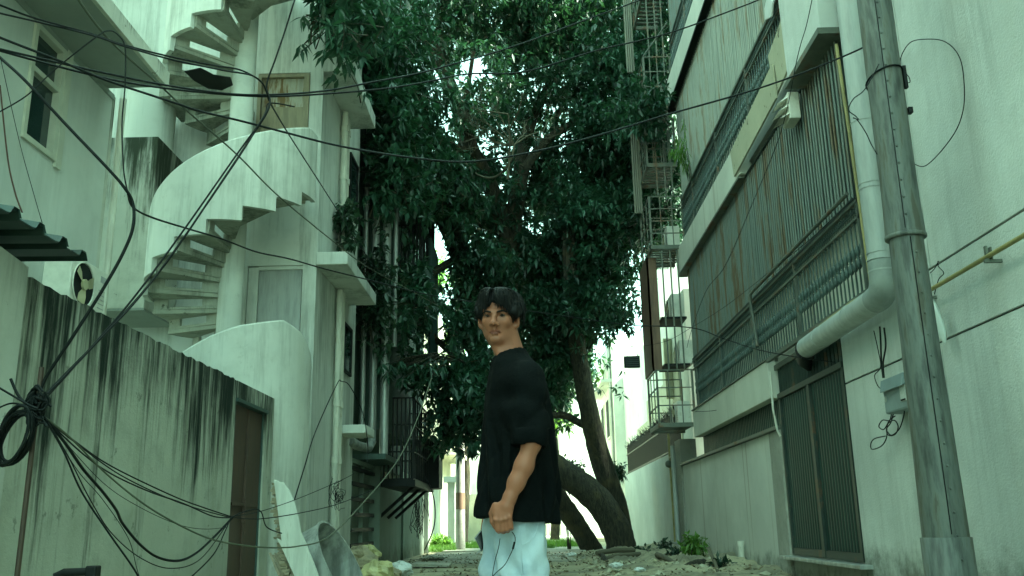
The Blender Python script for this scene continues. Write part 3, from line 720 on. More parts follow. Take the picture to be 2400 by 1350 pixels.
# ================================================================ FAR END
fs_ = thing('far_stained_wall', 'sunlit streaked white wall beyond the utility pole', 'wall', (-3, 36, 0))
put('wall_face', MB().box(-3.5, -3.2, 29.2, 48, -.1, 2.5).box(-3.3, -1.2, 48, 48.25, -.1, 2.3), M['farst'], fs_)
put('gate_post', MB().box(-2.9, -2.65, 34, 34.3, -.1, 2.3).box(-3.05, -2.45, 33.9, 34.4, 2.3, 2.5), M['farw'], fs_)
fh = thing('far_cream_house', 'bright cream sunlit house at the far end left of the utility pole', 'building', (-5, 45, 0))
put('wall', MB().box(-10, -3.6, 38, 60, -.1, 9.5), M['far'], fh)
put('sunshade_slab', MB().box(-3.6, -2.7, 38, 44, 3.6, 3.75).box(-3.6, -2.9, 46, 52, 6.6, 6.75), M['far'], fh)
for (y, z) in ((40, 4.4), (44, 4.4), (48, 4.4), (40, 1), (46, 7), (51, 4.4)):
    w_ = put('window', MB().box(-3.6, -3.54, y, y+1.3, z, z+1.4), M['farw'], fh); put('pane', MB().box(-3.56, -3.53, y+.1, y+1.2, z+.1, z+1.3), M['dark'], w_)
fe_ = thing('far_end_house', 'pale sunlit house closing the end of the alley', 'building', (1, 64, 0))
put('wall', MB().box(-4, 2.2, 62, 72, -.1, 7).box(2.22, 9, 58, 72, -.1, 10), M['farw'], fe_)
for (x, z) in ((-2.4, 1), (-.4, 1), (-2.4, 4.2), (-.4, 4.2), (1.2, 4.2)):
    w_ = put('window', MB().box(x, x+1.1, 61.94, 62, z, z+1.4), M['far'], fe_); put('pane', MB().box(x+.1, x+1.0, 61.92, 61.95, z+.1, z+1.3), M['dark'], w_)
bs = MB()
for i in range(16): bs.box(.3+.17*i, .36+.17*i, 56, 56.06, 0, 2.5)
put('picket_fence', bs, M['farw'], label='white sunlit picket fence glimpsed between the leaning trunks', cat='fence')
# right beyond
r2 = thing('right_stair_house', 'pale house behind the spiked railing with a stepped beige opening', 'building', (6, 32, 0))
mb = MB()
mb.prism([(4.45, 24.5, 2.3), (4.45, 41, 2.3), (4.45, 41, 7.2), (4.45, 24.5, 7.0)], (4, 0, 0)); mb.box(4.0, 8, 41.02, 50, -.1, 9)
put('wall', mb, M['farw'], r2)
put('stepped_opening', MB().box(4.42, 4.448, 26, 36.5, 2.4, 4.3).box(4.42, 4.448, 26, 33.2, 4.3, 5.0).box(4.42, 4.448, 26, 29, 5.0, 5.6), M['beige'], r2)
put('post', MB().box(4.2, 4.45, 27.0, 27.2, 4.3, 6.1), M['far'], r2)
for (y, z) in ((43, 4.6), (46, 4.6), (43, 1)):
    w_ = put('window', MB().box(3.94, 4.0, y, y+1.4, z, z+1.9), M['farw'], r2); put('pane', MB().box(3.92, 3.95, y+.1, y+1.3, z+.1, z+1.8), M['dark'], w_)
put('sunshade_slab', MB().box(3.5, 4.0, 41.5, 48, 7.0, 7.15), M['farw'], r2)
for y in (41.6, 42.0): put('downpipe', MB().cyl((3.93, y, 0), (3.93, y, 8.8), .06, 8), M['galv'], r2)
r3 = thing('tall_grey_building', 'tall grey-green building with thin pipes seen between the tree and the cages', 'building', (7, 38, 0))
put('wall', MB().box(4.6, 12, 30.1, 32.3, 7.2, 19), M['facGrey'], r3)
for x in (4.75, 5.0, 5.2): put('downpipe', MB().cyl((x, 30.0, 7.2), (x, 30.0, 18.9), .05, 8), M['galv'], r3)
put('balcony_box', MB().box(4.5, 5.4, 29.3, 30.08, 7.3, 8.9), M['facGrey'], r3)

# ================================================================ utility poles, pipes
st = thing('steel_pole', 'big riveted grey steel pole standing close to the right-hand wall', 'pole', (3.07, 7, 0))
PX, PY = 3.075, 7.0
put('lower_tube', MB().lathe((PX, PY, -.1), [(.163, .7), (.158, 1.0), (.148, 1.6), (.138, 2.2), (.128, 3.1), (.126, 3.5)], 32), M['steel'], st)
put('base_sleeve', MB().lathe((PX, PY, -.1), [(.180, 0), (.178, .715), (.160, .718)], 32), M['steel'], st)
put('upper_tube', MB().lathe((PX, PY, 2.93), [(.150, 0), (.152, .02), (.150, .04), (.142, .3), (.128, 5.5)], 32), M['steel'], st)
put('collar_ring', MB().lathe((PX, PY, 2.915), [(.151, 0), (.158, .006), (.158, .028), (.151, .034)], 32), M['steel'], st)
rvm = shared(MB().sphere((0, 0, 0), .011, 6, 4), 'rivet', M['steel'])
def rr_at(z):
    return float(np.interp(z, [0, .61, .62, .9, 1.5, 2.1, 2.92, 2.94, 3.25, 8.4], [.179, .178, .161, .158, .148, .138, .129, .151, .142, .128]))
z = .3
while z < 6.4:
    aa = math.radians(275 if z < 2.92 else 256)
    inst('rivet', rvm, st, (PX+rr_at(z)*math.cos(aa+.0), PY+rr_at(z)*math.sin(aa), z)); z += .165 if z < 2.92 else .145
sm = MB()
def seam(z0, z1, ang):
    a = math.radians(ang); pts = [(PX+(rr_at(zz)+.002)*math.cos(a), PY+(rr_at(zz)+.002)*math.sin(a), zz) for zz in np.linspace(z0, z1, 12)]
    sm.tube(pts, .0045, 4, smooth=False)
seam(.64, 2.9, 261); seam(2.97, 6.5, 249)
put('seam', sm, M['black'], st)
put('strap', MB().tube([(PX+.149*math.cos(t), PY+.149*math.sin(t), 4.33+.05*math.cos(t*1+1)) for t in np.linspace(0, 2*math.pi, 25)], .008, 6, cap=False), M['rub'], st)
put('clamp', MB().box(PX+.13, PX+.165, PY-.08, PY-.03, 3.98, 4.03), M['black'], st)
put('clamp', MB().box(PX+.125, PX+.15, PY-.09, PY-.05, 4.2, 4.4), M['black'], st)

dp = thing('plastic_duct', 'thick grey plastic drain duct running down the wall and bending away above the gate', 'pipe', (3.42, 8.95, 2.8))
DY = pX(2064, 600, 3.42)[1]
bend = [(3.42, DY, 3.12), (3.42, DY, 2.98)]+[(3.42, DY+.17*(1-math.cos(t)), 2.98-.17*math.sin(t)) for t in np.linspace(.2, math.pi/2, 8)]+[(3.42, DY+.25, 2.808)]
put('vertical_run', MB().cyl((3.42, DY, 3.0), (3.42, DY, 9.2), .122, 24), M['pvc'], dp)
put('elbow', MB().tube(bend, .129, 24), M['pvcd'], dp)
put('horizontal_run', MB().cyl((3.42, DY+.17, 2.81), (3.42, 10.9, 2.77), .122, 24), M['pvc'], dp)
for z in (3.02, 3.13, 3.2, 3.85, 3.9, 4.55): put('joint_ring', MB().cyl((3.42, DY, z), (3.42, DY, z+.014), .128 if z > 3.13 else .132, 24), M['pvc'], dp)
for y in (9.3, 10.3): put('joint_ring', MB().cyl((3.42, y, 2.807-.022*(y-9.1)), (3.42, y+.012, 2.807-.022*(y-9.1)), .127, 24), M['pvc'], dp)
put('end_reducer', MB().tube([(3.42, 10.96, 2.75), (3.5, 11.3, 2.68), (3.62, 11.5, 2.62)], [.12, .09, .05], 16), M['black'], dp)
yp = put('yellow_gas_pipe', MB().tube([(3.47, 8.97, 5.75), (3.47, 8.90, 4.6), (3.475, 8.84, 3.2), (3.475, 8.83, 2.99), (3.47, 8.95, 2.95), (3.44, 9.3, 2.95), (3.43, 10.4, 2.92)], .019, 8), M['yellow'],
         label='thin yellow pipe running down beside the thick plastic duct', cat='pipe')
yq = thing('yellow_wall_pipe', 'yellow gas pipe bracketed across the near right-hand wall', 'pipe', (3.5, 6, 2.65))
put('pipe_run', MB().tube([(3.50, 7.9, 2.66), (3.50, 7.75, 2.65), (3.5, 5.5, 2.65), (3.5, 0, 2.65)], .0195, 8), M['yellow'], yq)
for y in (7.75, 6.62, 4.6): put('bracket', MB().box(3.47, 3.6, y-.012, y+.012, 2.60, 2.625).box(3.485, 3.5, y-.015, y+.015, 2.6, 2.73).box(3.52, 3.53, y-.02, y+.02, 2.62, 2.72), M['cage'], yq)
up = thing('utility_pole', 'slim concrete utility pole standing in sunlit grass at the far end', 'pole', (-2.08, 29, 0))
put('shaft', MB().tube([(-2.08, 29, -.2), (-2.08, 29, 5), (-2.08, 29, 9.5)], [.15, .13, .11], 10), M['rough'], up)
put('painted_band', MB().cyl((-2.08, 29, 1.25), (-2.08, 29, 1.75), .152, 10), M['brown2'], up)
# pole at left edge holding the cable knot
rp = put('rusty_post', MB().tube([(-2.56, 4.72, -.1), (-2.55, 4.72, 1.62)], .014, 8), M['brown'],
         label='thin rusty iron post carrying the knot of black cables at the left edge', cat='post')
# pipes on the right compound wall
pt = thing('service_pipes', 'pair of upright pipes, one white and one yellow, on the right compound wall', 'pipe', (3.5, 22, 0))
put('white_pipe', MB().cyl((3.47, 21.9, .25), (3.47, 21.9, 2.5), .055, 10), M['pvc'], pt)
put('yellow_pipe', MB().tube([(3.47, 22.35, .3), (3.47, 22.4, 2.85)], .03, 8).tube([(3.45, 22.35, 2.25), (3.45, 21.9, 2.25)], .025, 6), M['yellow'], pt)
put('valve', MB().sphere((3.42, 22.3, 2.1), .09, 8, 6), M['cage'], pt)
put('footing', MB().box(3.2, 3.58, 21.5, 22.3, -.05, .22), M['rough'], pt, bevel=.02)
pw = thing('pipe_stub', 'short white capped pipe standing against the right compound wall', 'pipe', (3.5, 15.2, 0))
a_ = pX(1735, 1268, 3.5)
put('pipe', MB().cyl((3.5, a_[1], -.05), (3.5, a_[1], a_[2]-.06), .055, 12), M['pipew'], pw)
put('pipe_cap', MB().cyl((3.5, a_[1], a_[2]-.09), (3.5, a_[1], a_[2]), .068, 12), M['pipew'], pw)
cd = put('conduit', MB().tube([pX(1806, 870, 3.48), pX(1812, 960, 3.48), pX(1822, 1010, 3.48), pX(1829, 1022, 3.52)], .016, 8), M['pipew'],
         label='thin white conduit dropping between the parapet band and the green gate', cat='pipe')
# ================================================================ TREES
def tubeP(pts, n=6): return spline([pY(u, v, y) for u, v, y in pts], n)
def limb(mb, pts, r0, r1, n=6, sides=12, jit=.05):
    P = tubeP(pts, n); k = len(P)
    mb.tube(P, [r0+(r1-r0)*i/(k-1) for i in range(k)], sides, jit=jit); return P
def limb_part(*a, **k):
    b = MB(); limb(b, *a, **k); LP.append(b)
LP = []
def leaf_geo(C, dirs, ups, L, Wd, droop):
    """C (n,3) base points, dirs unit (n,3), ups (n,3): six-vertex folded leaves"""
    side = np.cross(dirs, ups); side /= np.linalg.norm(side, axis=1, keepdims=True)+1e-9
    nrm = np.cross(side, dirs)
    L = L[:, None]; Wd = Wd[:, None]; dr = droop[:, None]*L*np.array([[0, 0, -1.]])
    b = C; mid = C+dirs*L*.45-nrm*Wd*.12+dr*.25; tip = C+dirs*L+dr
    l = C+dirs*L*.42+side*Wd*.5+nrm*Wd*.10+dr*.22; r = C+dirs*L*.42-side*Wd*.5+nrm*Wd*.10+dr*.22
    V = np.stack([b, l, mid, r, tip], 1)
    return V
def leaves_mesh(name, V, mat):
    n = len(V); me = bpy.data.meshes.new(name)
    F = np.array([[0, 2, 1], [0, 3, 2], [1, 2, 4], [2, 3, 4]])
    idx = (np.arange(n)[:, None, None]*5+F[None]).reshape(-1)
    me.vertices.add(n*5); me.loops.add(len(idx)); me.polygons.add(n*4)
    me.vertices.foreach_set('co', V.reshape(-1).astype(np.float32))
    me.loops.foreach_set('vertex_index', idx.astype(np.int32))
    me.polygons.foreach_set('loop_start', np.arange(0, n*12, 3, dtype=np.int32))
    me.update(calc_edges=True); me.materials.append(mat); return me
def rosettes(C, per=9, Lm=.22, Wm=.082, droop=.38, A=None):
    n = len(C); k = n*per
    base = np.repeat(C, per, 0)
    if A is None:
        A = rng.normal(size=(n, 3)); A[:, 2] = np.abs(A[:, 2])*.5-.1; A /= np.linalg.norm(A, axis=1, keepdims=True)
    Ax = np.repeat(A, per, 0)
    d = rng.normal(size=(k, 3)); d -= Ax*(d*Ax).sum(1, keepdims=True); d /= np.linalg.norm(d, axis=1, keepdims=True)+1e-9
    d = d+Ax*rng.uniform(-.1, .7, (k, 1)); d[:, 2] -= .18; d /= np.linalg.norm(d, axis=1, keepdims=True)
    base = base+Ax*rng.uniform(-.05, .05, (k, 1))+d*.02
    up = np.tile(np.array([[0, 0, 1.]]), (k, 1))+rng.normal(size=(k, 3))*.35
    L = rng.uniform(.6, 1.2, k)*Lm
    return leaf_geo(base, d, up, L, L*(Wm/Lm)*rng.uniform(.8, 1.25, k), droop*rng.uniform(.2, 1.3, k))
def blob_pts(blobs, dens):
    out = []
    for (u, v, y, ru, rv, ry, k) in blobs:
        cc = np.array(pY(u, v, y)); s = y*1.03/FPX; R = np.array([ru*s, ry, rv*s])
        ns = max(4, int(dens*k*R[0]*R[2]*1.0))
        q = rng.normal(size=(ns, 3)); q /= np.linalg.norm(q, axis=1, keepdims=True); q *= rng.uniform(.25, 1, (ns, 1))**.5
        cs = cc+q*R
        m_ = 17
        p = np.repeat(cs, m_, 0)+rng.normal(size=(ns*m_, 3))*np.array([.34, .34, .24])
        out.append(p)
    return np.concatenate(out)
def crown(name, blobs, dens, parent, mat, **kw):
    P = blob_pts(blobs, dens)
    P = P[~(((P[:, 0] < -2.95) & (P[:, 1] < 16.5) & (P[:, 1] > 12.8)) | ((P[:, 0] < -2.55) & (P[:, 1] > 17.6) & (P[:, 2] < 14)) | ((P[:, 0] > 3.3) & (P[:, 1] < 21.2)) | ((P[:, 0] < -2.7) & (P[:, 1] < 15.9) & (P[:, 2] < 8.1)) | ((P[:, 0] < -3.0) & (P[:, 1] < 28) & (P[:, 2] < 11)))]
    q = (P-np.array([0, 0, CAMH]))@RW; uu = 1200+FPX*q[:, 0]/q[:, 2]; vv = 675+FPX*q[:, 1]/q[:, 2]
    for (gu, gv, ga, gb) in ((1022, 575, 26, 62), (1020, 790, 22, 75), (1110, 150, 30, 30), (1150, 445, 28, 22), (1425, 880, 36, 30), (1365, 955, 34, 28)):
        P = P[((uu-gu)/ga)**2+((vv-gv)/gb)**2 > 1]; q = (P-np.array([0, 0, CAMH]))@RW; uu = 1200+FPX*q[:, 0]/q[:, 2]; vv = 675+FPX*q[:, 1]/q[:, 2]
    V = rosettes(P, **kw)-np.array(ORG[parent.name])
    me = leaves_mesh(name, V, mat); o = bpy.data.objects.new(name, me); COL.objects.link(o); o.parent = parent
    o['kind'] = 'stuff'; ORG[o.name] = ORG[parent.name]; return o, P
def twigs(P, n, parent, mat, name='twigs'):
    mb = MB(); idx = rng.integers(0, len(P), n)
    for i in idx:
        p = Vector(P[i]); q = p+Vector((rng.normal()*.25, rng.normal()*.25, -rng.uniform(.1, .5)))
        mid = (p+q)/2+Vector((rng.normal()*.05, 0, rng.normal()*.05)); mb.tube([q, mid, p], [.014, .009, .004], 3, cap=False)
    return put(name, mb, mat, parent, kind='stuff')

t1 = thing('mango_tree', 'big mango tree whose thick ridged trunk arches out from the base of the right wall', 'tree', (2.3, 24, 0))
LP.clear()
limb_part([(1460, 1305, 24), (1446, 1245, 24), (1405, 1178, 24), (1355, 1132, 24), (1300, 1096, 24.1), (1240, 1055, 24.3), (1203, 960, 24.5), (1190, 760, 24.5), (1188, 640, 24.4), (1200, 520, 24.2)], .38, .30, sides=16)
put('trunk', LP[0], M['bark'], t1)
LP.clear()
limb_part([(1200, 530, 24.2), (1215, 440, 24), (1225, 360, 24.5), (1260, 250, 25.5), (1330, 130, 27), (1390, 0, 28)], .26, .08)
limb_part([(1195, 560, 24.2), (1150, 440, 24), (1100, 340, 23.5), (1068, 235, 23), (1020, 120, 22.5), (965, 0, 22), (940, -90, 22)], .26, .13)
limb_part([(1215, 420, 24), (1280, 330, 24.5), (1370, 270, 25), (1440, 180, 25)], .16, .06)
limb_part([(1110, 360, 23.6), (1040, 330, 23), (980, 260, 22)], .12, .05)
limb_part([(1190, 900, 24.4), (1120, 860, 23), (1050, 820, 22), (990, 760, 21)], .16, .05)
limb_part([(1085, 300, 23), (1095, 220, 22.5), (1110, 120, 22)], .09, .05)
[put('limb', b_, M['bark'], t1) for b_ in LP]
blobs1 = [(1010, 40, 23, 100, 80, 2.5, 1), (1160, 40, 24, 130, 90, 3, .75), (1290, 60, 24, 120, 100, 3, .8), (1130, 250, 23, 90, 90, 2.5, .35), (1240, 190, 25, 120, 90, 3, .6),
          (1120, 640, 23, 80, 60, 1.5, 1.0), (1060, 480, 23, 70, 80, 2, .8), (1060, 760, 21, 80, 40, 1.3, 1.1), (990, 870, 19.5, 90, 40, .9, .8), (1100, 860, 21, 50, 50, 1, 1.0), (1120, 960, 20, 60, 70, 1.4, 1.5), (1060, 1000, 20, 50, 35, 1, .8),
          (1150, 500, 25, 90, 90, 2.5, .7), (1030, 430, 25, 110, 110, 3, .5), (1140, 350, 26, 120, 100, 3, .45)]
c1, P1 = crown('crown', blobs1, 43, t1, M['leaf']); twigs(P1, 500, t1, M['bark'])
t2 = thing('mango_tree', 'dark-trunked mango tree slanting left behind the arching one, its limb rising over the flats', 'tree', (1.9, 26, 0))
LP.clear()
limb_part([(1396, 1302, 27), (1366, 1252, 27), (1328, 1196, 27), (1290, 1148, 27), (1230, 1090, 26.6), (1150, 940, 25), (1110, 780, 24), (1085, 620, 23), (1040, 500, 22), (1000, 420, 21.5)], .29, .27, sides=14)
put('trunk', LP[0], M['bark'], t2)
LP.clear()
limb_part([(1005, 430, 21.5), (960, 370, 21), (925, 320, 20.5), (905, 230, 20), (860, 160, 19.5), (825, 90, 19), (800, 0, 19)], .26, .11)
limb_part([(925, 320, 20.5), (870, 250, 19.5), (815, 150, 16.5), (790, 70, 14.0), (745, 55, 12.4)], .12, .02)
limb_part([(1080, 600, 23), (1010, 640, 21), (960, 660, 19.5), (900, 690, 18.5)], .12, .03)
limb_part([(1110, 760, 24), (1030, 720, 22), (970, 690, 20)], .14, .07)
[put('limb', b_, M['bark'], t2) for b_ in LP]
blobs2 = [(800, 0, 16.6, 70, 40, .8, 1.6), (775, 40, 15.5, 35, 35, .5, 1.2), (860, 60, 16.8, 70, 70, .9, 1.3), (860, 170, 16.9, 45, 90, .5, 1.1), (930, 90, 19, 80, 90, 1.6, 1.0), (960, 220, 19, 80, 80, 1.6, 1.0), (905, 300, 17.2, 45, 90, .6, 1.3), (900, 420, 17.0, 45, 80, .5, 1.2), (970, 380, 20, 90, 80, 2, 1.1),
          (930, 480, 19, 60, 70, 1.3, 1.1), (900, 560, 18.5, 50, 40, .9, .9), (960, 620, 18.5, 55, 45, .9, .8), (905, 700, 18, 55, 50, .6, .7), (925, 770, 18, 40, 40, .5, .7), (990, 500, 21, 80, 60, 1.5, .9), (840, 20, 19, 60, 60, 1.5, 1), (748, 50, 12.2, 30, 35, .35, 2.6), (735, 105, 12.2, 14, 14, .2, 2.5), (790, 50, 12.9, 40, 45, .4, 2.4), (835, 40, 14.5, 45, 60, .5, 1.8)]
c2, P2 = crown('crown', blobs2, 43, t2, M['leaf']); twigs(P2, 400, t2, M['bark'])
t3 = thing('mango_tree', 'slender mango tree rising straight behind the arching trunk, nearest the right wall', 'tree', (2.6, 25.6, 0))
mb = MB()
LP.clear()
limb_part([(1462, 1290, 25.6), (1442, 1180, 25.2), (1405, 1070, 25), (1384, 980, 24.6), (1364, 880, 24.3), (1348, 780, 24), (1338, 660, 23.6), (1332, 540, 23.6)], .33, .17, sides=12)
put('trunk', LP[0], M['bark'], t3)
LP.clear()
limb_part([(1385, 1000, 24.7), (1360, 992, 24.6), (1325, 974, 24.5), (1290, 972, 24.4), (1240, 960, 24.4)], .12, .07)
limb_part([(1332, 550, 25), (1360, 430, 24.6), (1420, 330, 24), (1470, 240, 23.4)], .16, .05)
limb_part([(1333, 560, 25), (1300, 450, 25.3), (1290, 340, 25.6), (1330, 200, 26)], .13, .05)
limb_part([(1355, 850, 25.5), (1400, 780, 25), (1420, 700, 24.6)], .07, .03)
[put('limb', b_, M['bark'], t3) for b_ in LP]
blobs3 = [(1430, 60, 25, 100, 90, 2.5, .9), (1420, 200, 24, 90, 80, 2.2, .9), (1500, 260, 20.8, 60, 50, 1, 1.0), (1430, 360, 25, 110, 90, 2.5, 1.0), (1330, 420, 26, 120, 100, 2.5, .9), (1400, 520, 24.5, 110, 80, 2, 1.3), (1300, 620, 25.5, 110, 80, 2, 1.2),
          (1420, 620, 24, 60, 60, 1.2, 1.1), (1400, 720, 23.5, 70, 60, 1.2, .9), (1440, 760, 23, 30, 40, .7, .7), (1280, 740, 25.5, 80, 60, 1.6, 1.2), (1290, 810, 26.8, 60, 40, 1.2, .8), (1400, 860, 26.5, 30, 35, .6, .5),
          (1285, 850, 25.4, 50, 75, 1.2, 1.6), (1320, 780, 25.2, 60, 50, 1, 1.2), (1310, 930, 25.6, 35, 30, .6, .9), (1535, 265, 18.8, 34, 34, .35, 1.6), (1505, 500, 23, 40, 60, 1, 1.1), (1270, 960, 25.8, 30, 30, .6, 1.0), (1250, 650, 27, 80, 80, 1.5, 1.0), (1480, 130, 24, 50, 100, 1.2, .7), (1320, 40, 26, 120, 90, 2, .7), (1540, 60, 24, 60, 90, 1, .7), (1550, 250, 24, 50, 90, 1, .8), (1550, 400, 25, 50, 80, 1, .8), (1520, 520, 25, 45, 60, 1, 1.0), (1500, 400, 23.5, 45, 80, .8, 1.2)]
c3, P3 = crown('crown', blobs3, 43, t3, M['leaf']); twigs(P3, 450, t3, M['bark'])
# nearest sprays: every leaf its own
lm = leaves_mesh('leaf', leaf_geo(np.zeros((1, 3)), np.array([[1., 0, 0]]), np.array([[0, 0, 1.]]), np.array([.2]), np.array([.056]), np.array([.35])), M['leaf'])
sp = thing('leafy_spray', 'drooping spray of large mango leaves hanging in front of the white stairwell wall', 'foliage', pY(740, 60, 12.3))
mb = MB()
for (u, v) in ((712, 40), (708, 108), (760, 120), (735, 75), (748, 20), (778, 90), (800, 60), (770, 45)):
    e = Vector(pY(u, v, 12.2+random.uniform(-.2, .2))); s0 = Vector(pY(820, 40, 12.8))
    mb.tube(spline([s0, (s0+e)/2+Vector((0, 0, .12)), e], 4), [.012]*8+[.005], 4, cap=False)
    for q in range(11):
        a = q*2.4+random.uniform(-.3, .3)
        inst('leaf', lm, sp, e+Vector((math.cos(a)*.02, math.sin(a)*.02, -.012*q+.05)), (random.uniform(-.5, .5), random.uniform(.15, 1.15), a), (random.uniform(.75, 1.25),)*3)
put('twig', mb, M['bark'], sp)
sp2 = thing('leafy_spray', 'low spray of broad mango leaves beside the face of the young man, left of him', 'foliage', pY(960, 870, 17.5))
mb = MB()
for i in range(16):
    u, v = random.uniform(885, 1010), random.uniform(840, 890)
    e = Vector(pY(u, v, 17.5+random.uniform(-.6, .8))); s0 = Vector(pY(1090, 850, 19.5))
    mb.tube(spline([s0, (s0+e)/2+Vector((0, 0, .2)), e], 3), [.014]*6+[.005], 4, cap=False)
    for q in range(11):
        a = q*2.4+random.uniform(-.3, .3)
        inst('leaf', lm, sp2, e+Vector((math.cos(a)*.02, math.sin(a)*.02, -.01*q+.05)), (random.uniform(-.4, .4), random.uniform(.0, .9), a), (random.uniform(.8, 1.3),)*3)
put('twig', mb, M['bark'], sp2)
# bare dead branch
db_ = MB()
def grow(p, d, L, r, dep):
    if dep == 0: return
    pts = [p]; q = Vector(p); dd = Vector(d)
    for i in range(4):
        dd = (dd+Vector((rng.normal()*.16, rng.normal()*.16, rng.normal()*.12-.02))).normalized(); q = q+dd*L/4; pts.append(q.copy())
    db_.tube(pts, [r*(1-.12*i) for i in range(5)], 4, cap=False)
    for i in range(2, 5):
        if rng.random() < .85:
            nd = (dd+Vector((rng.normal()*.7, rng.normal()*.5, rng.normal()*.5))).normalized(); grow(pts[i], nd, L*.66, r*.6, dep-1)
grow(Vector(pY(1190, 420, 21)), Vector((.3, -.1, 1)).normalized(), 1.6, .035, 2)
for dx, dz in ((-1, .25), (-.8, .6), (-.9, 0), (.6, .7), (-.5, .9), (-1, -.15), (.3, 1), (-.3, .9)): grow(Vector(pY(1205, 340, 21)), Vector((dx, rng.normal()*.3, dz)).normalized(), 1.0, .022, 4)
db_.tube(tubeP([(1205, 340, 21), (1195, 380, 21), (1160, 415, 21.5), (1120, 410, 22), (1090, 380, 22.5)]), .03, 5)
put('dead_branch', db_, M['twig'], label='bare leafless branch of fine grey twigs in the middle of the mango crown', cat='branch')
# creeper on the flats' sunshade
cp = thing('wall_plant', 'small ficus plant rooted on the concrete sunshade of the flats', 'plant', pY(805, 560, 14.4))
V = rosettes(np.array([pY(random.gauss(812, 13), random.uniform(478, 575), 14.4+random.uniform(-.25, .25)) for i in range(70)]), per=7, Lm=.14)-np.array(ORG[cp.name])
me = leaves_mesh('foliage', V, M['leafd']); o = bpy.data.objects.new('foliage', me); COL.objects.link(o); o.parent = cp; o['kind'] = 'stuff'
put('stem', MB().tube(tubeP([(800, 600, 14.3), (797, 560, 14.4), (810, 500, 14.4)]), .02, 5).tube(tubeP([(797, 570, 14.3), (815, 600, 14.2), (830, 650, 14.5)]), .012, 4), M['bark'], cp)
cv = thing('hanging_creeper', 'ragged creeper hanging off the edge of the sunshade beside the dark building', 'plant', pY(880, 680, 16.5))
V = rosettes(np.array([pY(random.gauss(885, 25), random.gauss(690, 60), 16.9+random.uniform(-.3, .3)) for i in range(150)]), per=6, Lm=.17)-np.array(ORG[cv.name])
me = leaves_mesh('foliage', V, M['leafd']); o = bpy.data.objects.new('foliage', me); COL.objects.link(o); o.parent = cv; o['kind'] = 'stuff'
mb = MB()
for i in range(12):
    u = random.uniform(845, 900); mb.tube(tubeP([(u, 600, 16.9), (u+random.uniform(-15, 15), 690, 16.9), (u+random.uniform(-20, 20), random.uniform(740, 830), 16.9)], 3), .009, 3)
put('vines', mb, M['bark'], cv)
# palm-like pot plant in the balustrade
pp = thing('potted_palm', 'feathery potted palm poking out between the slats above the second balustrade', 'plant', pX(1610, 400, 3.5))
mb = MB(); Vp = []
for i in range(9):
    b0 = Vector(pX(1618+random.uniform(-6, 6), 425, 3.55)); a = random.uniform(-2.6, -.4)
    tip = b0+Vector((-.45*random.uniform(.4, 1), math.sin(a)*.9, random.uniform(.3, 1.1)))
    P = spline([b0, (b0+tip)/2+Vector((0, 0, .28)), tip], 5); mb.tube(P, .006, 3, cap=False)
    for p in P[3:]:
        for s_ in (-1, 1): Vp.append((p, Vector((random.uniform(-.5, .2), s_*.7, -.5)).normalized()))
put('stems', mb, M['leafd'], pp)
Vv = leaf_geo(np.array([v[0] for v in Vp]), np.array([v[1] for v in Vp]), np.tile([[0, 0, 1.]], (len(Vp), 1)), np.full(len(Vp), .24), np.full(len(Vp), .02), np.full(len(Vp), .3))-np.array(ORG[pp.name])
me = leaves_mesh('fronds', Vv, M['leafy']); o = bpy.data.objects.new('fronds', me); COL.objects.link(o); o.parent = pp; o['kind'] = 'stuff'
# climber on white post and shrub by trunk; sunlit far tree; shrubs
def shrub(label, name, cu, cv_, y, ru, rv, n, mat, per=8, Lm=.14, base=None, cat='shrub', leafname='foliage', group=None, ry=None):
    cc = pY(cu, cv_, y); s = y*1.03/FPX
    r = thing(name, label, cat, (cc[0], y, 0 if base is None else base), group)
    q = rng.normal(size=(n, 3)); q /= np.linalg.norm(q, axis=1, keepdims=True); q *= rng.uniform(.2, 1, (n, 1))
    P = np.array(cc)+q*np.array([ru*s, ry or ru*s, rv*s]); P[:, 2] = np.maximum(P[:, 2], .05)
    V = rosettes(P, per=per, Lm=Lm, Wm=Lm*.32)-np.array(ORG[r.name])
    me = leaves_mesh(leafname, V, mat); o = bpy.data.objects.new(leafname, me); COL.objects.link(o); o.parent = r; o['kind'] = 'stuff'
    mb = MB()
    for i in range(6):
        p = Vector(P[rng.integers(n)]); g = Vector((cc[0]+rng.normal()*.05, y+rng.normal()*.05, max(0, (base or 0))))
        mb.tube([g, (g+p)/2+Vector((rng.normal()*.05, 0, 0)), p], [.014, .01, .005], 4)
    put('stem', mb, M['bark'], r); return r
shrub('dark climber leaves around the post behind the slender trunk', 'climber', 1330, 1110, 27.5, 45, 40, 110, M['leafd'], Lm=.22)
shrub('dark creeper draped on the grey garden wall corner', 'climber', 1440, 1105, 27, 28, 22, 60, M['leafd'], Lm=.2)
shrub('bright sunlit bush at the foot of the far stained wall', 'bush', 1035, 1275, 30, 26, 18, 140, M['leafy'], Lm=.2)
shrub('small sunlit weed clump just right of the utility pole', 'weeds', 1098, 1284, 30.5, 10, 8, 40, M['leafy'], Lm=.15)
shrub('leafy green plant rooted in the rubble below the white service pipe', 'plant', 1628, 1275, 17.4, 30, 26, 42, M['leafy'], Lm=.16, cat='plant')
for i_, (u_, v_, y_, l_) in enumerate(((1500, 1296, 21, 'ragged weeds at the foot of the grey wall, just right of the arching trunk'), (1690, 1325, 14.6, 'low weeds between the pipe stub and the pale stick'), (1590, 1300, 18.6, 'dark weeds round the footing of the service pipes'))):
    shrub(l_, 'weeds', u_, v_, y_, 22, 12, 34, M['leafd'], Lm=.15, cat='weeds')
shrub('small dark green seedling at the left end of the rubble heap', 'plant', 1560, 1283, 20.5, 18, 16, 26, M['leafd'], Lm=.15, cat='plant')
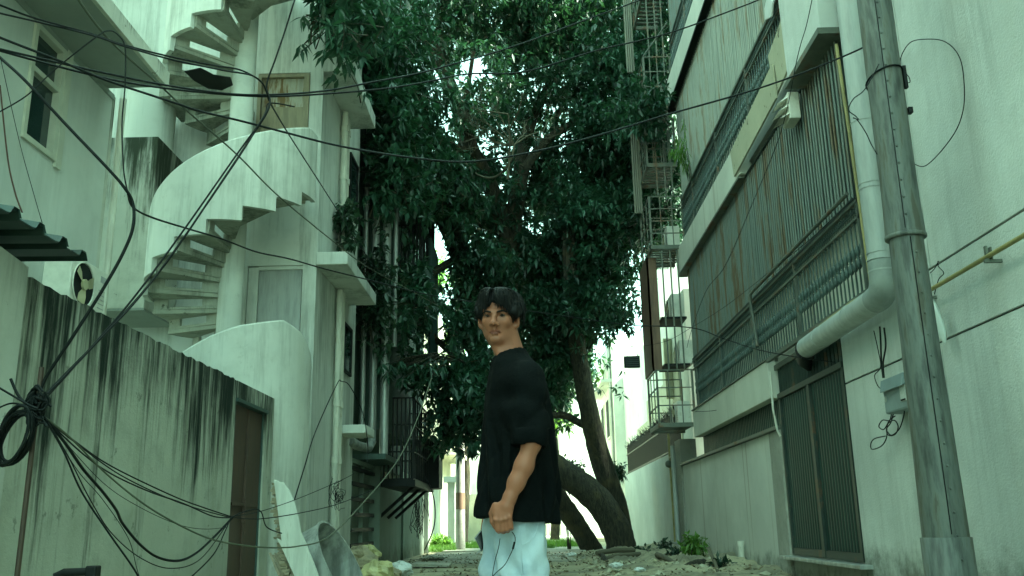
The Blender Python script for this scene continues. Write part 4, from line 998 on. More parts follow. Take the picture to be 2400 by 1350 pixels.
shrub('low weeds sprouting between the slanting dark trunk and the path', 'weeds', 1285, 1285, 29, 18, 7, 40, M['leafy'], Lm=.16)
for (nm_, lb_, bl, cx, yy, h) in (
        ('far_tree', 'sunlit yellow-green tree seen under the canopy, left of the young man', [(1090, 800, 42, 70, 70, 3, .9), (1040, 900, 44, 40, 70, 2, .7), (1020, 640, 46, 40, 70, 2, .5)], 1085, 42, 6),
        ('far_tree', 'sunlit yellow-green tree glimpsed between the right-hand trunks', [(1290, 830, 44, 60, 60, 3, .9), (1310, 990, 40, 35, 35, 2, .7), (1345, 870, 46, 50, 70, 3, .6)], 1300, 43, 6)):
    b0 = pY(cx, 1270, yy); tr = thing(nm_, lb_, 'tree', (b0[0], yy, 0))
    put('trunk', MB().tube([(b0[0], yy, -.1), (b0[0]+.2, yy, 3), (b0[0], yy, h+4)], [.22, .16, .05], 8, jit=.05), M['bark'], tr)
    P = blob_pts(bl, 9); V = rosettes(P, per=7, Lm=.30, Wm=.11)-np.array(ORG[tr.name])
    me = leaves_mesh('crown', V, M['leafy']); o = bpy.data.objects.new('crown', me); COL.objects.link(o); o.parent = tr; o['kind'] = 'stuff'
# grass
def grass(label, boxes, n):
    V = []
    for (x0, x1, y0, y1) in boxes:
        b_ = np.stack([rng.uniform(x0, x1, n), rng.uniform(y0, y1, n), np.full(n, .0)], 1)
        d = rng.normal(size=(n, 3))*.4; d[:, 2] = 1; d /= np.linalg.norm(d, axis=1, keepdims=True)
        V.append(leaf_geo(b_, d, rng.normal(size=(n, 3)), rng.uniform(.1, .3, n), np.full(n, .02), np.full(n, .1)))
    V = np.concatenate(V); me = leaves_mesh('grass', V, M['leafy']); o = bpy.data.objects.new('grass', me); COL.objects.link(o)
    lab(o, label, 'grass', kind='stuff')
grass('bright sunlit grass round the foot of the utility pole', [(-3.1, -2.2, 28.2, 33), (-2.1, -1.0, 30, 36)], 2600)
grass('sunlit grass strip beyond the slanting dark trunk', [(.4, 1.6, 30, 36)], 2600)
# ================================================================ PERSON (implicit surfaces, meshed here)
class SDF:
    def __init__(s, lo, hi, h):
        s.lo = np.array(lo, float); s.h = h; s.n = np.ceil((np.array(hi)-s.lo)/h).astype(int)+1
        s.F = np.full(s.n, 1.0, np.float32)
    def sub(s, lo, hi):
        a = np.clip(np.floor((np.array(lo)-s.lo)/s.h).astype(int), 0, s.n-1); b = np.clip(np.ceil((np.array(hi)-s.lo)/s.h).astype(int)+1, 1, s.n)
        sl = tuple(slice(i, j) for i, j in zip(a, b))
        g = np.meshgrid(*[s.lo[k]+s.h*np.arange(a[k], b[k]) for k in range(3)], indexing='ij')
        return sl, g
    def comb(s, sl, d, k, neg=False):
        a = s.F[sl]; d = d.astype(np.float32)
        if neg:
            b = -d; hh = np.clip(.5-.5*(b-a)/-k if 0 else .5+.5*(b-a)/k, 0, 1); s.F[sl] = a*(1-hh)+b*hh+k*hh*(1-hh)
        else:
            hh = np.clip(.5+.5*(a-d)/k, 0, 1); s.F[sl] = a*(1-hh)+d*hh-k*hh*(1-hh)
    def cap(s, a, b, r1, r2=None, k=.015, neg=False):
        r2 = r1 if r2 is None else r2; a = np.array(a, float); b = np.array(b, float); R = max(r1, r2)+2.5*k+.01
        sl, g = s.sub(np.minimum(a, b)-R, np.maximum(a, b)+R)
        ab = b-a; L = max(ab@ab, 1e-9)
        t = np.clip(((g[0]-a[0])*ab[0]+(g[1]-a[1])*ab[1]+(g[2]-a[2])*ab[2])/L, 0, 1)
        d = np.sqrt((g[0]-a[0]-t*ab[0])**2+(g[1]-a[1]-t*ab[1])**2+(g[2]-a[2]-t*ab[2])**2)-(r1+(r2-r1)*t)
        s.comb(sl, d, k, neg); return s
    def ell(s, c_, R, ax=None, k=.015, neg=False):
        c_ = np.array(c_, float); R = np.array(R, float); E_ = np.eye(3) if ax is None else np.array(ax); m_ = R.max()+2.5*k+.01
        sl, g = s.sub(c_-m_, c_+m_)
        q = [(g[0]-c_[0])*E_[i][0]+(g[1]-c_[1])*E_[i][1]+(g[2]-c_[2])*E_[i][2] for i in range(3)]
        k0 = np.sqrt(sum((q[i]/R[i])**2 for i in range(3)))+1e-9; k1 = np.sqrt(sum((q[i]/R[i]**2)**2 for i in range(3)))+1e-9
        s.comb(sl, k0*(k0-1)/k1, k, neg); return s
    def mesh(s):
        F = s.F; F[0] = F[-1] = 1; F[:, 0] = F[:, -1] = 1; F[:, :, 0] = F[:, :, -1] = 1
        ins = F < 0; n = np.array(F.shape)-1
        cnt = np.zeros(n, np.int16)
        for i in (0, 1):
            for j in (0, 1):
                for k in (0, 1): cnt += ins[i:i+n[0], j:j+n[1], k:k+n[2]]
        cells = np.argwhere((cnt > 0) & (cnt < 8)); ID = np.full(n, -1, np.int32); ID[tuple(cells.T)] = np.arange(len(cells))
        acc = np.zeros((len(cells), 3)); w = np.zeros(len(cells))
        offs = [(i, j, k) for i in (0, 1) for j in (0, 1) for k in (0, 1)]
        for o in offs:
            for ax in range(3):
                if o[ax] == 1: continue
                p = list(o); p[ax] = 1
                f0 = F[tuple((cells+o).T)]; f1 = F[tuple((cells+p).T)]
                mk = (f0 < 0) != (f1 < 0); t = np.where(mk, f0/np.where(mk, f0-f1, 1), 0)
                q = np.tile(np.array(o, float), (len(cells), 1)); q[:, ax] = t
                acc += q*mk[:, None]; w += mk
        V = s.lo+s.h*(cells+acc/w[:, None]); faces = []
        for ax in range(3):
            u, v = (ax+1) % 3, (ax+2) % 3
            sl0 = [slice(None)]*3; sl1 = [slice(None)]*3; sl0[ax] = slice(0, -1); sl1[ax] = slice(1, None)
            e = np.argwhere(ins[tuple(sl0)] != ins[tuple(sl1)])
            e = e[(e[:, u] > 0) & (e[:, v] > 0)]
            du = np.zeros(3, int); du[u] = 1; dv = np.zeros(3, int); dv[v] = 1
            a = ID[tuple((e-du-dv).T)]; b = ID[tuple((e-dv).T)]; c_ = ID[tuple(e.T)]; d = ID[tuple((e-du).T)]
            fl = ins[tuple(e.T)]
            q = np.stack([a, b, c_, d], 1); q[~fl] = q[~fl][:, ::-1]; faces.append(q)
        return V, np.concatenate(faces)
def npmesh(name, V, Fq, mat, off):
    me = bpy.data.meshes.new(name); V = V-np.array(off)
    me.vertices.add(len(V)); me.loops.add(Fq.size); me.polygons.add(len(Fq))
    me.vertices.foreach_set('co', V.reshape(-1).astype(np.float32)); me.loops.foreach_set('vertex_index', Fq.reshape(-1).astype(np.int32))
    me.polygons.foreach_set('loop_start', np.arange(0, Fq.size, 4, dtype=np.int32)); me.polygons.foreach_set('use_smooth', np.ones(len(Fq), bool))
    me.update(calc_edges=True); me.materials.append(mat); return me

PB = (-.08, 3.8, 0)
man = thing('person', 'young man in loose black t-shirt and pale jeans standing side-on, looking back at the camera', 'person', PB)
# head frame
Hc = np.array([-.103, 3.785, 1.632]); fw = np.array([-.20, -.975, -.09]); fw /= np.linalg.norm(fw)
rt = np.cross(fw, [0, 0, 1.]); rt = -rt if rt[0] < 0 else rt; rt[2] += -.035; rt -= fw*(rt@fw); rt /= np.linalg.norm(rt); uh = np.cross(rt, fw); uh = uh if uh[2] > 0 else -uh
HA = [rt, uh, fw]
def h_(a, b, c_): return Hc+rt*a+uh*b+fw*c_
B = SDF((-.36, 3.42, -.02), (.26, 4.2, 1.79), .0042)
# head
B.ell(h_(0, .028, -.018), (.074, .090, .094), HA, .02)
B.ell(h_(0, -.035, .016), (.057, .078, .060), HA, .03)
for s_ in (-1, 1):
    B.cap(h_(.047*s_, -.058, -.012), h_(.013*s_, -.107, .050), .014, .012, .03)
    B.ell(h_(.038*s_, -.030, .050), (.022, .020, .021), HA, .025)
    B.cap(h_(.046*s_, .013, .064), h_(.014*s_, .006, .083), .011, .0105, .012)
B.ell(h_(0, -.106, .060), (.024, .016, .018), HA, .022)
for s_ in (-1, 1):
    B.ell(h_(.031*s_, -.010, .100), (.020, .013, .022), HA, .012, True)
    B.cap(h_(.016*s_, -.004, .0745), h_(.031*s_, .000, .0765), .0042, .0048, .006); B.cap(h_(.031*s_, .000, .0765), h_(.046*s_, -.006, .067), .0048, .004, .006)
    B.cap(h_(.018*s_, -.018, .0725), h_(.044*s_, -.016, .065), .0035, .003, .006)
B.cap(h_(0, .004, .080), h_(0, -.036, .101), .0082, .0105, .010)
B.ell(h_(0, -.043, .104), (.0125, .010, .012), HA, .008)
for s_ in (-1, 1):
    B.ell(h_(.0145*s_, -.047, .091), (.009, .0085, .012), HA, .007)
    B.ell(h_(.008*s_, -.055, .099), (.004, .004, .005), HA, .003, True)
B.cap(h_(0, -.056, .082), h_(0, -.068, .0815), .006, .006, .01)
B.cap(h_(-.025, -.0775, .0705), h_(-.004, -.0735, .0805), .004, .0055, .006); B.cap(h_(.025, -.0775, .0705), h_(.004, -.0735, .0805), .004, .0058, .006)
B.cap(h_(-.009, -.0850, .0785), h_(.009, -.0850, .0785), .0066, .0066, .007)
for s_ in (-1, 1): B.cap(h_(.024*s_, -.0790, .074), h_(0, -.0787, .0858), .0022, .0028, .003, True)
B.cap(h_(-.012, -.0955, .083), h_(.012, -.0955, .083), .0035, .0035, .006, True)
for s_ in (-1, 1):
    e1 = rt*s_*.9-fw*.45; e1 /= np.linalg.norm(e1); e3 = np.cross(e1, uh)
    B.ell(h_(.081*s_, -.022, -.004), (.009, .032, .019), [e1, uh, e3], .008)
    B.ell(h_(.087*s_, -.018, .001), (.004, .018, .009), [e1, uh, e3], .005, True)
    B.ell(h_(.074*s_, -.046, .002), (.008, .010, .008), [e1, uh, e3], .006)
# neck, torso, legs
B.cap((-.055, 3.80, 1.40), h_(0, -.045, -.025), .057, .052, .03)
B.cap((-.030, 3.83, 1.42), h_(0, -.02, -.045), .05, .05, .03)
B.cap((-.085, 3.745, 1.43), h_(-.05, -.07, .0), .012, .012, .03); 
B.cap((-.02, 3.66, 1.345), (-.05, 3.80, 1.425), .036, .046, .03); B.cap((-.04, 3.95, 1.345), (-.05, 3.80, 1.425), .036, .046, .03)
B.ell((-.035, 3.80, 1.26), (.105, .16, .19), None, .04); B.ell((-.045, 3.80, 1.02), (.095, .14, .16), None, .04); B.ell((-.05, 3.80, .90), (.10, .15, .12), None, .04)
B.cap((-.03, 3.73, .88), (-.04, 3.72, .49), .078, .055, .03); B.cap((-.04, 3.72, .49), (-.01, 3.72, .09), .052, .036, .02)
B.cap((-.06, 3.87, .88), (-.10, 3.87, .49), .078, .055, .03); B.cap((-.10, 3.87, .49), (-.10, 3.88, .09), .052, .036, .02)
B.cap((.01, 3.72, .04), (-.17, 3.70, .035), .038, .030, .02); B.cap((-.08, 3.88, .04), (-.26, 3.88, .035), .038, .030, .02)
# near arm and fist
SH, EL, WR = (.015, 3.625, 1.335), (.022, 3.565, 1.075), (-.066, 3.545, .868)
B.cap(SH, EL, .044, .038, .03); B.cap(EL, (-.010, 3.556, .985), .034, .033, .02); B.cap((-.010, 3.556, .985), (-.040, 3.551, .925), .033, .029, .03); B.cap((-.040, 3.551, .925), WR, .029, .0235, .03)
B.cap(WR, (-.078, 3.543, .838), .025, .027, .015)
HX = np.array([.985, -.10, .10]); HX /= np.linalg.norm(HX)      # across the knuckles (index -> little)
HD = np.array([-.30, .02, -.95]); HD -= HX*(HD@HX); HD /= np.linalg.norm(HD); HN = np.cross(HX, HD); HN = HN if HN[1] < 0 else -HN
HO = np.array([-.094, 3.540, .812])
def hp(x, d, n_): return HO+HX*x+HD*d+HN*n_
B.ell(hp(0, -.005, 0), (.040, .038, .017), [HX, HD, HN], .012)
for i, x in enumerate((-.029, -.010, .009, .027)):
    ln = (.95, 1.05, 1.0, .82)[i]; r = (.0098, .0100, .0096, .0086)[i]
    k0 = hp(x*.95, .026-.004*abs(i-1), .006); k1 = hp(x*.93, .026+.034*ln, -.004); k2 = hp(x*.9, .030+.036*ln, -.028); k3 = hp(x*.9, .012+.030*ln, -.040)
    B.cap(hp(x*.75, -.015, .002), k0, .010, r*1.05, .006); B.ell(k0+HN*.003, (r*1.05,)*3, None, .004)
    B.cap(k0, k1, r*1.02, r, .0028); B.cap(k1, k2, r, r*.93, .0028); B.cap(k2, k3, r*.93, r*.85, .0028)
t0, t1_, t2_, t3_ = hp(-.026, -.030, -.010), hp(-.043, -.004, -.018), hp(-.045, .026, -.020), hp(-.036, .050, -.026)
B.cap(t0, t1_, .014, .013, .01); B.cap(t1_, t2_, .012, .0105, .003); B.cap(t2_, t3_, .0105, .009, .003)
# far arm, hand holding the tablet
B.cap((-.03, 3.985, 1.33), (-.02, 4.02, 1.06), .048, .041, .03); B.cap((-.02, 4.02, 1.06), (-.135, 3.99, .862), .040, .026, .02)
B.ell((-.165, 3.975, .815), (.018, .018, .04), None, .012)
for i in range(4):
    q = np.array([-.150-.011*i, 3.985, .79-.006*i]); B.cap((-.160-.004*i, 3.978, .81), q+[-.004, .008, -.02], .009, .009, .004); B.cap(q+[-.004, .008, -.02], q+[-.015, .0, -.055], .009, .0075, .003)
B.cap((-.17, 3.96, .82), (-.183, 3.945, .785), .011, .010, .005); B.cap((-.183, 3.945, .785), (-.19, 3.94, .755), .010, .008, .003)
V, Fq = B.mesh()
m, n, b = newmat('skin'); at = n.nodes.new('ShaderNodeVertexColor'); at.layer_name = 'tone'
pos = npos(n); a = nnoise(n, pos, 60, 4); a2 = nnoise(n, pos, 14, 3)
col = nmix(n, nmath(n, 'MULTIPLY', a2, .30), at.outputs[0], (.30, .12, .07))
n.links.new(col, b.inputs['Base Color']); b.inputs['Roughness'].default_value = .5; b.inputs['Specular IOR Level'].default_value = .35
b.inputs['Subsurface Weight'].default_value = .12; b.inputs['Subsurface Radius'].default_value = (.01, .004, .002); b.inputs['Subsurface Scale'].default_value = .6
nbump(n, b, a, .001, .3); M['skin'] = m
me = npmesh('body', V, Fq, m, PB)
sk = np.tile(np.array([.36, .128, .074, 1.]), (len(V), 1))
Lc = np.stack([(V-Hc)@rt, (V-Hc)@uh, (V-Hc)@fw], 1)
lip = np.clip(1-(((Lc[:, 0])/.027)**2+((Lc[:, 1]+.0785)/.0115)**2), 0, 1)*(Lc[:, 2] > .07); lip = np.clip(lip*4, 0, 1)[:, None]
sk[:, :3] = sk[:, :3]*(1-lip)+np.array([.20, .055, .038])*lip
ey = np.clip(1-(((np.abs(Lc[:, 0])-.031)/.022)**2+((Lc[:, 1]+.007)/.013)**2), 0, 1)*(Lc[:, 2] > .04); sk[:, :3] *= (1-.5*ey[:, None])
hs = V[:, 2] < .9; kd = np.clip(1-np.abs((V-HO)@HD-.028)/.01, 0, 1)*hs*(V[:, 1] < 3.7); sk[:, :3] *= (1-.14*kd[:, None])
stub = np.clip((-Lc[:, 1]-.085)/.02, 0, 1)*(Lc[:, 2] > .02)*(Lc[:, 1] > -.13); sk[:, :3] *= (1-.18*stub[:, None])
ca = me.color_attributes.new('tone', 'FLOAT_COLOR', 'POINT'); ca.data.foreach_set('color', sk.reshape(-1).astype(np.float32))
body = bpy.data.objects.new('body', me); COL.objects.link(body); body.parent = man; ORG['body'] = Vector(PB)
eyem = plain('eye_white', (.05, .05, .05), .35); irm = plain('iris', (.015, .008, .005), .15); hairm = plain('hair_black', (.002, .0022, .0022), .6)
for s_ in (-1, 1):
    ec = h_(.031*s_, -.0085, .0772); _e = MB().sphere((0, 0, 0), 1, 14, 8); _e.v = [tuple(ec+rt*.0125*p[0]+uh*.0048*p[2]+fw*.0042*p[1]-fw*.006*abs(p[0])**2) for p in _e.v]; ey_ = put('eye', _e, eyem, man)
    gz = (np.array([0, 0, CAMH])-ec); gz /= np.linalg.norm(gz)
    put('iris', MB().sphere(ec+gz*.0008-uh*.0003, .0060, 12, 8), irm, ey_)
    eb = MB(); pts = [h_(.012*s_, .0028, .0925), h_(.022*s_, .0062, .0930), h_(.036*s_, .0092, .0850), h_(.051*s_, .0045, .069)]
    P = spline(pts, 5); eb.tube(P, [.0022+.0020*math.sin(math.pi*i/(len(P)-1))**.7 for i in range(len(P))], 6)
    put('eyebrow', eb, hairm, man)
# hair
HG = SDF(h_(0, 0, 0)-np.array([.14, .15, .17]), h_(0, 0, 0)+np.array([.14, .15, .15]), .0042)
HG.ell(h_(.002, .028, -.020), (.099, .086, .108), HA, .01)
HG.ell(h_(0, -.02, -.055), (.078, .085, .062), HA, .02)
for s_ in (-1, 1): HG.ell(h_(.082*s_, .014, .012), (.020, .036, .048), HA, .015)
HG.ell(h_(.003, -.062, .085), (.068, .105, .10), HA, .012, True)
HG.ell(h_(0, -.10, .02), (.066, .07, .09), HA, .01, True)
for s_ in (-1, 1): HG.ell(h_(.092*s_, -.036, .002), (.026, .034, .030), HA, .008, True)
gh = np.meshgrid(*[HG.lo[k]+HG.h*np.arange(HG.n[k]) for k in range(3)], indexing='ij')
HG.F += (.0028*np.sin(gh[0]*130+gh[2]*40)*np.sin(gh[1]*120+gh[2]*35)+.003*np.sin(gh[0]*60+1)*np.sin(gh[2]*55)).astype(np.float32)
HG.ell(h_(-.013, .040, .10), (.010, .030, .03), HA, .004, True)
V2, F2 = HG.mesh()
hr = bpy.data.objects.new('hair', npmesh('hair', V2, F2, hairm, PB)); COL.objects.link(hr); hr.parent = man; ORG['hair'] = Vector(PB)
lk = MB(); random.seed(3)
def lock(pts, r):
    P = spline(pts, 4); k = len(P); lk.tube(P, [r*(.75+.5*math.sin(math.pi*min(1, i/(k-1)+.15)))*(1-(i/(k-1))**3*.92) for i in range(k)], 5, cap=False)
part = -.012
for i in range(150):          # fringe falling both ways from the parting
    t = random.random(); side = -1 if random.random() < .42 else 1
    a0 = part+side*random.uniform(.0, .012); back = random.uniform(-.03, .045)
    if side < 0: ex, ez, ey_ = -.024-.074*t, .030-.050*t+random.uniform(-.010, .008), .086-.070*t**1.5
    else: ex, ez, ey_ = .008+.088*t, .034-.040*t**.7+random.uniform(-.012, .008), .098-.080*t**1.7
    p0 = h_(a0, .108-.12*max(0, back)**1.0, back); p1 = h_((a0+ex)*.42, .106, back*.5+.045+.012*random.random()); p2 = h_(ex*.86, .082+random.uniform(-.004, .006), ey_+.012+random.uniform(0, .004)); p3 = h_(ex, ez, ey_+.006+random.uniform(0, .004))
    lock([p0, p1, p2, p3], random.uniform(.003, .006))
for i in range(150):          # sides and back
    a = random.uniform(.25, 2*math.pi-.25); th = a+math.pi/2
    vv = random.uniform(.96, 1.05); e = lambda r, z: h_(.002+r*vv*.104*math.cos(th), z, -.02+r*vv*.114*math.sin(th))
    front = math.sin(th) > .1
    zz = random.uniform(-.01, .01) if front else random.uniform(-.075, -.03)
    if abs(math.cos(th)) > .75 and not front: zz = random.uniform(-.045, .0)
    lock([h_(part*.6, .111, -.02), e(.62, .097), e(.95, .048), e(.97, zz)], random.uniform(.004, .007))
for (x0, z0, x1, z1) in ((-.018, .06, -.014, .020), (-.006, .062, .002, .030)): lock([h_(x0, .10, .075), h_(x0, z0, .094), h_(x1, z1, .0985)], .0018)
for i in range(60):
    th = random.uniform(.1, math.pi*2); r0 = random.uniform(.9, 1.02); z0 = random.uniform(.0, .085); k_ = math.sqrt(max(.05, 1-((z0-.028)/.088)**2))
    p = h_(.002+r0*k_*.105*math.cos(th), z0, -.02+r0*k_*.112*math.sin(th)); d_ = rt*math.cos(th)*.014+fw*math.sin(th)*.012
    lock([p-uh*(-.012), p+d_*.5, p+d_-uh*random.uniform(.01, .03), p+d_*.9-uh*random.uniform(.03, .05)], .0014) if math.sin(th) < .55 else None
put('hair_locks', lk, hairm, man)
# t-shirt
T = SDF((-.34, 3.42, .70), (.28, 4.18, 1.56), .006)
g = np.meshgrid(*[T.lo[k]+T.h*np.arange(T.n[k]) for k in range(3)], indexing='ij')
zz = [.70, .80, .95, 1.06, 1.2, 1.30, 1.37, 1.42, 1.455, 1.50]
cx = np.interp(g[2], zz, [-.046, -.044, -.032, -.026, -.030, -.032, -.034, -.044, -.055, -.062]); ax_ = np.interp(g[2], zz, [.172, .166, .156, .150, .142, .132, .118, .098, .080, .062])
bx_ = np.interp(g[2], zz, [.210, .208, .204, .202, .198, .192, .180, .150, .098, .070])
d = (np.sqrt(((g[0]-cx)/ax_)**2+((g[1]-3.80)/bx_)**2)-1)*np.minimum(ax_, bx_)
T.F = d.astype(np.float32)
T.cap((.010, 3.635, 1.335), (.016, 3.575, 1.10), .078, .066, .035); T.cap((.016, 3.575, 1.10), (.016, 3.568, 1.04), .066, .060, .02)
T.cap((-.03, 3.975, 1.335), (-.02, 4.02, 1.06), .078, .068, .03)
x, y, z_ = g
ang = np.arctan2(y-3.8, x+.03)
fold = .010*np.sin(ang*9+2.2*np.sin(z_*7)+z_*5)*np.clip((1.35-z_)/.35, 0, 1)+.0065*np.sin(ang*17+z_*13+2*np.sin(z_*11))*np.clip((1.3-z_)/.4, .2, 1)
fold += .006*np.sin((x*14+y*9+z_*26)+2*np.sin(z_*15))*np.exp(-((y-3.58)/.07)**2)*np.clip((z_-1.0)/.1, 0, 1)
fold += .008*np.exp(-((z_-1.10-(x+.05)*.9)/.02)**2)*np.clip((3.72-y)/.1, 0, 1)
fold *= np.where((y < 3.63) & (z_ < 1.13), .25, 1.15)
T.F += fold.astype(np.float32)
hem = .797-.028*(x+.2)/.32+.004*np.sin(ang*5); T.F = np.maximum(T.F, (hem-z_).astype(np.float32))
slv = (y < 3.655) & (z_ < 1.25); cut = (1.066-.10*(x-.0)+.006*np.sin(x*60))-z_
inner = (np.sqrt(((x-cx)/(ax_-.03))**2+((y-3.80)/(bx_-.03))**2)-1)*ax_
armd = np.sqrt((x-.016)**2+(y-3.57)**2)-.085
T.F = np.where((armd < 0) & (z_ < 1.12) & (z_ > .955) & (y < 3.615) & (np.minimum(cut, .1) > T.F), cut.astype(np.float32), T.F)
hollow = np.maximum(inner+.0, z_-.86); T.F = np.maximum(T.F, -hollow.astype(np.float32))
sl_h = np.maximum(np.maximum(np.sqrt((x-.016)**2+(y-3.568)**2)-.050, z_-1.085), np.maximum(1.02-z_, y-3.60)); T.F = np.maximum(T.F, -sl_h.astype(np.float32))
nk = np.sqrt(((x+.068)/.068)**2+((y-3.795)/.075)**2)-1; nkz = 1.440+.35*(x+.06)-z_
T.F = np.maximum(T.F, -np.maximum(nk*.07, nkz).astype(np.float32)*1.0)
T.F = np.maximum(T.F, (z_-(1.475+.30*(x+.06))).astype(np.float32))
V3, F3 = T.mesh()
m, n, b = newmat('black_cotton'); pos = npos(n); a = nnoise(n, pos, 260, 2); a2 = nnoise(n, pos, 11, 5, .6)
n.links.new(nmix(n, a2, (.0010, .0016, .0018), (.0055, .0080, .0085)), b.inputs['Base Color']); b.inputs['Roughness'].default_value = .85
b.inputs['Specular IOR Level'].default_value = .08; nbump(n, b, nmath(n, 'ADD', a, nmath(n, 'MULTIPLY', a2, 6)), .003, .6); M['tee'] = m
ts = bpy.data.objects.new('t_shirt', npmesh('t_shirt', V3, F3, m, PB)); COL.objects.link(ts); ts.parent = man; ORG['t_shirt'] = Vector(PB)
sm_ = ts.modifiers.new('smooth', 'SMOOTH'); sm_.factor = .5; sm_.iterations = 3
cr = MB(); pts = []
for t in np.linspace(0, 2*math.pi, 33):
    xx = -.068+.070*math.cos(t); pts.append((xx, 3.795+.077*math.sin(t), 1.449+.335*(xx+.06)))
cr.tube(pts, .0085, 8, cap=False); put('collar', cr, M['tee'], ts)
# jeans
J = SDF((-.34, 3.52, .05), (.22, 4.08, 1.0), .006)
J.cap((-.035, 3.745, .90), (-.020, 3.73, .50), .104, .098, .02); J.cap((-.020, 3.72, .50), (.0, 3.72, .10), .098, .088, .02)
J.cap((-.080, 3.885, .90), (-.108, 3.90, .50), .100, .092, .012); J.cap((-.108, 3.90, .50), (-.11, 3.90, .10), .092, .086, .01)
J.ell((-.05, 3.80, .90), (.115, .15, .10), None, .02)
g = np.meshgrid(*[J.lo[k]+J.h*np.arange(J.n[k]) for k in range(3)], indexing='ij')
an = np.arctan2(g[1]-3.72, g[0]+.02)
J.F += (.0075*np.sin(an*5+g[2]*9+1.5*np.sin(g[2]*21))+.004*np.sin(g[2]*38-an*5)*np.clip((.8-g[2])/.2, 0, 1)+.0035*np.sin(g[2]*46+an*4)*np.exp(-((g[2]-.52)/.12)**2)+.004*np.sin(g[2]*60+an*3)*np.exp(-((g[2]-.16)/.08)**2)).astype(np.float32)
J.F += (.035*np.clip((g[2]-.76)/.12, 0, 1)).astype(np.float32)
J.F = np.maximum(J.F, (.085-g[2]).astype(np.float32)); J.F = np.maximum(J.F, (g[2]-.985).astype(np.float32))
V4, F4 = J.mesh()
m, n, b = newmat('pale_denim'); pos = npos(n); a = nnoise(n, nmap(n, pos, (1, 1, .35)), 420, 2); a2 = nnoise(n, pos, 7, 5, .6)
n.links.new(nmix(n, nramp(n, a2, .3, .72), (.36, .46, .56), (.58, .68, .77)), b.inputs['Base Color']); b.inputs['Roughness'].default_value = .85
nbump(n, b, nmath(n, 'ADD', a, nmath(n, 'MULTIPLY', a2, 5)), .002, .5); M['denim'] = m
js = bpy.data.objects.new('jeans', npmesh('jeans', V4, F4, m, PB)); COL.objects.link(js); js.parent = man; ORG['jeans'] = Vector(PB)
sm_ = js.modifiers.new('smooth', 'SMOOTH'); sm_.factor = .5; sm_.iterations = 3
for ln in ([(1216, 1226), (1222, 1290), (1226, 1400)], [(1262, 1226), (1250, 1262), (1224, 1276)]):
    P = []
    for (u_, v_) in ln:
        q0 = Vector(pY(u_, v_, 3.63)); P.append(q0)
    put('seam', MB().tube([Vector((p.x, 3.72-math.sqrt(max(.0001, .100**2-(p.x+.022)**2))+.001, p.z)) for p in spline(P, 8)], .0018, 5), M['denim'], js)
shm = plain('shoe_white', (.5, .5, .48), .6)
for (xx, yy) in ((-.06, 3.715), (-.16, 3.885)):
    put('shoe', MB().sphere((xx, yy, .05), .05, 14, 8, (2.7, .95, .95)).box(xx-.125, xx+.125, yy-.045, yy+.045, .012, .03), shm, man)
# things held
tb = thing('tablet', 'thin dark tablet held low in his far hand', 'tablet', (-.19, 3.95, .73))
q = [pY(1143, 1226, 3.955), pY(1114, 1262, 3.945), pY(1127, 1291, 3.945), pY(1158, 1262, 3.955)]
put('slab', MB().prism(q, (.0, .010, 0)), plain('tablet_glass', (.008, .009, .010), .12), tb)
put('rim', MB().tube([Vector(p)+Vector((0, .005, 0)) for p in q+[q[0]]], .0055, 6), plain('tablet_rim', (.35, .36, .36), .35, .6), tb)
put('stylus', MB().cyl(pY(1127, 1289, 3.94), pY(1117, 1298, 3.94), .003, 6), M['galv'], tb)
cbl = thing('earphone_cord', 'thin black earphone cord looping down from his fist over the pale jeans', 'cord', (-.09, 3.5, .7))
P = spline([pY(u, v, 3.585) for u, v in ((1200, 1247), (1207, 1258), (1206, 1275), (1196, 1300), (1182, 1325), (1160, 1345), (1140, 1370), (1130, 1400))], 6)
P2_ = spline([pY(u, v, 3.585) for u, v in ((1172, 1262), (1168, 1285), (1160, 1315), (1154, 1350), (1150, 1400))], 6)
put('cord', MB().tube(P, .0016, 6).tube(P2_, .0014, 6), M['rub'], cbl)
put('inline_control', MB().tube([pY(1206, 1270, 3.583), pY(1202, 1287, 3.583)], .004, 8), M['rub'], cbl)
# ================================================================ CABLES
def cable(pts, ys, r, label, mat='rub', group=None, name='cable', wob=0):
    n = len(pts)
    if not isinstance(ys, (list, tuple)): ys = [ys]*n
    if len(ys) == 2: ys = [ys[0]+(ys[1]-ys[0])*i/(n-1) for i in range(n)]
    P = spline([pY(u, v, y) for (u, v), y in zip(pts, ys)], 8)
    if wob: P = [p+Vector((random.gauss(0, wob), random.gauss(0, wob), random.gauss(0, wob))) for p in P]
    return put(name, MB().tube(P, r*.68, 6), M[mat], label=label, cat='cable', group=group)
cable([(-60, -10), (0, 12), (83, 43), (217, 80), (290, 105), (400, 133), (500, 153), (560, 163), (605, 186), (625, 212), (633, 238), (625, 265), (600, 305), (500, 455), (385, 622), (270, 757), (130, 900), (85, 955)],
      [4.5, 4.6, 4.8, 5.1, 5.3, 5.6, 5.9, 6, 6.1, 6.15, 6.15, 6.1, 6, 5.8, 5.5, 5.2, 4.9, 4.72], .010, 'black cable from the top left corner bending at the junction down to the knot')
cable([(-60, 15), (0, 31), (83, 50), (217, 83), (290, 108), (400, 139), (520, 164), (590, 177), (618, 200), (630, 235)], [4.5, 6.15], .009, 'second black cable just below the topmost one at the left, ending at the junction')
cable([(-60, 60), (0, 88), (133, 140), (233, 182), (290, 202), (400, 238), (467, 260), (567, 284), (667, 310), (800, 343), (960, 369), (1100, 379), (1250, 356), (1400, 318), (1560, 270), (1800, 200), (2000, 122), (2120, 58), (2260, -35)],
      [4.6, 8.2], .0125, 'thick black cable sagging right across the alley in front of the crown')
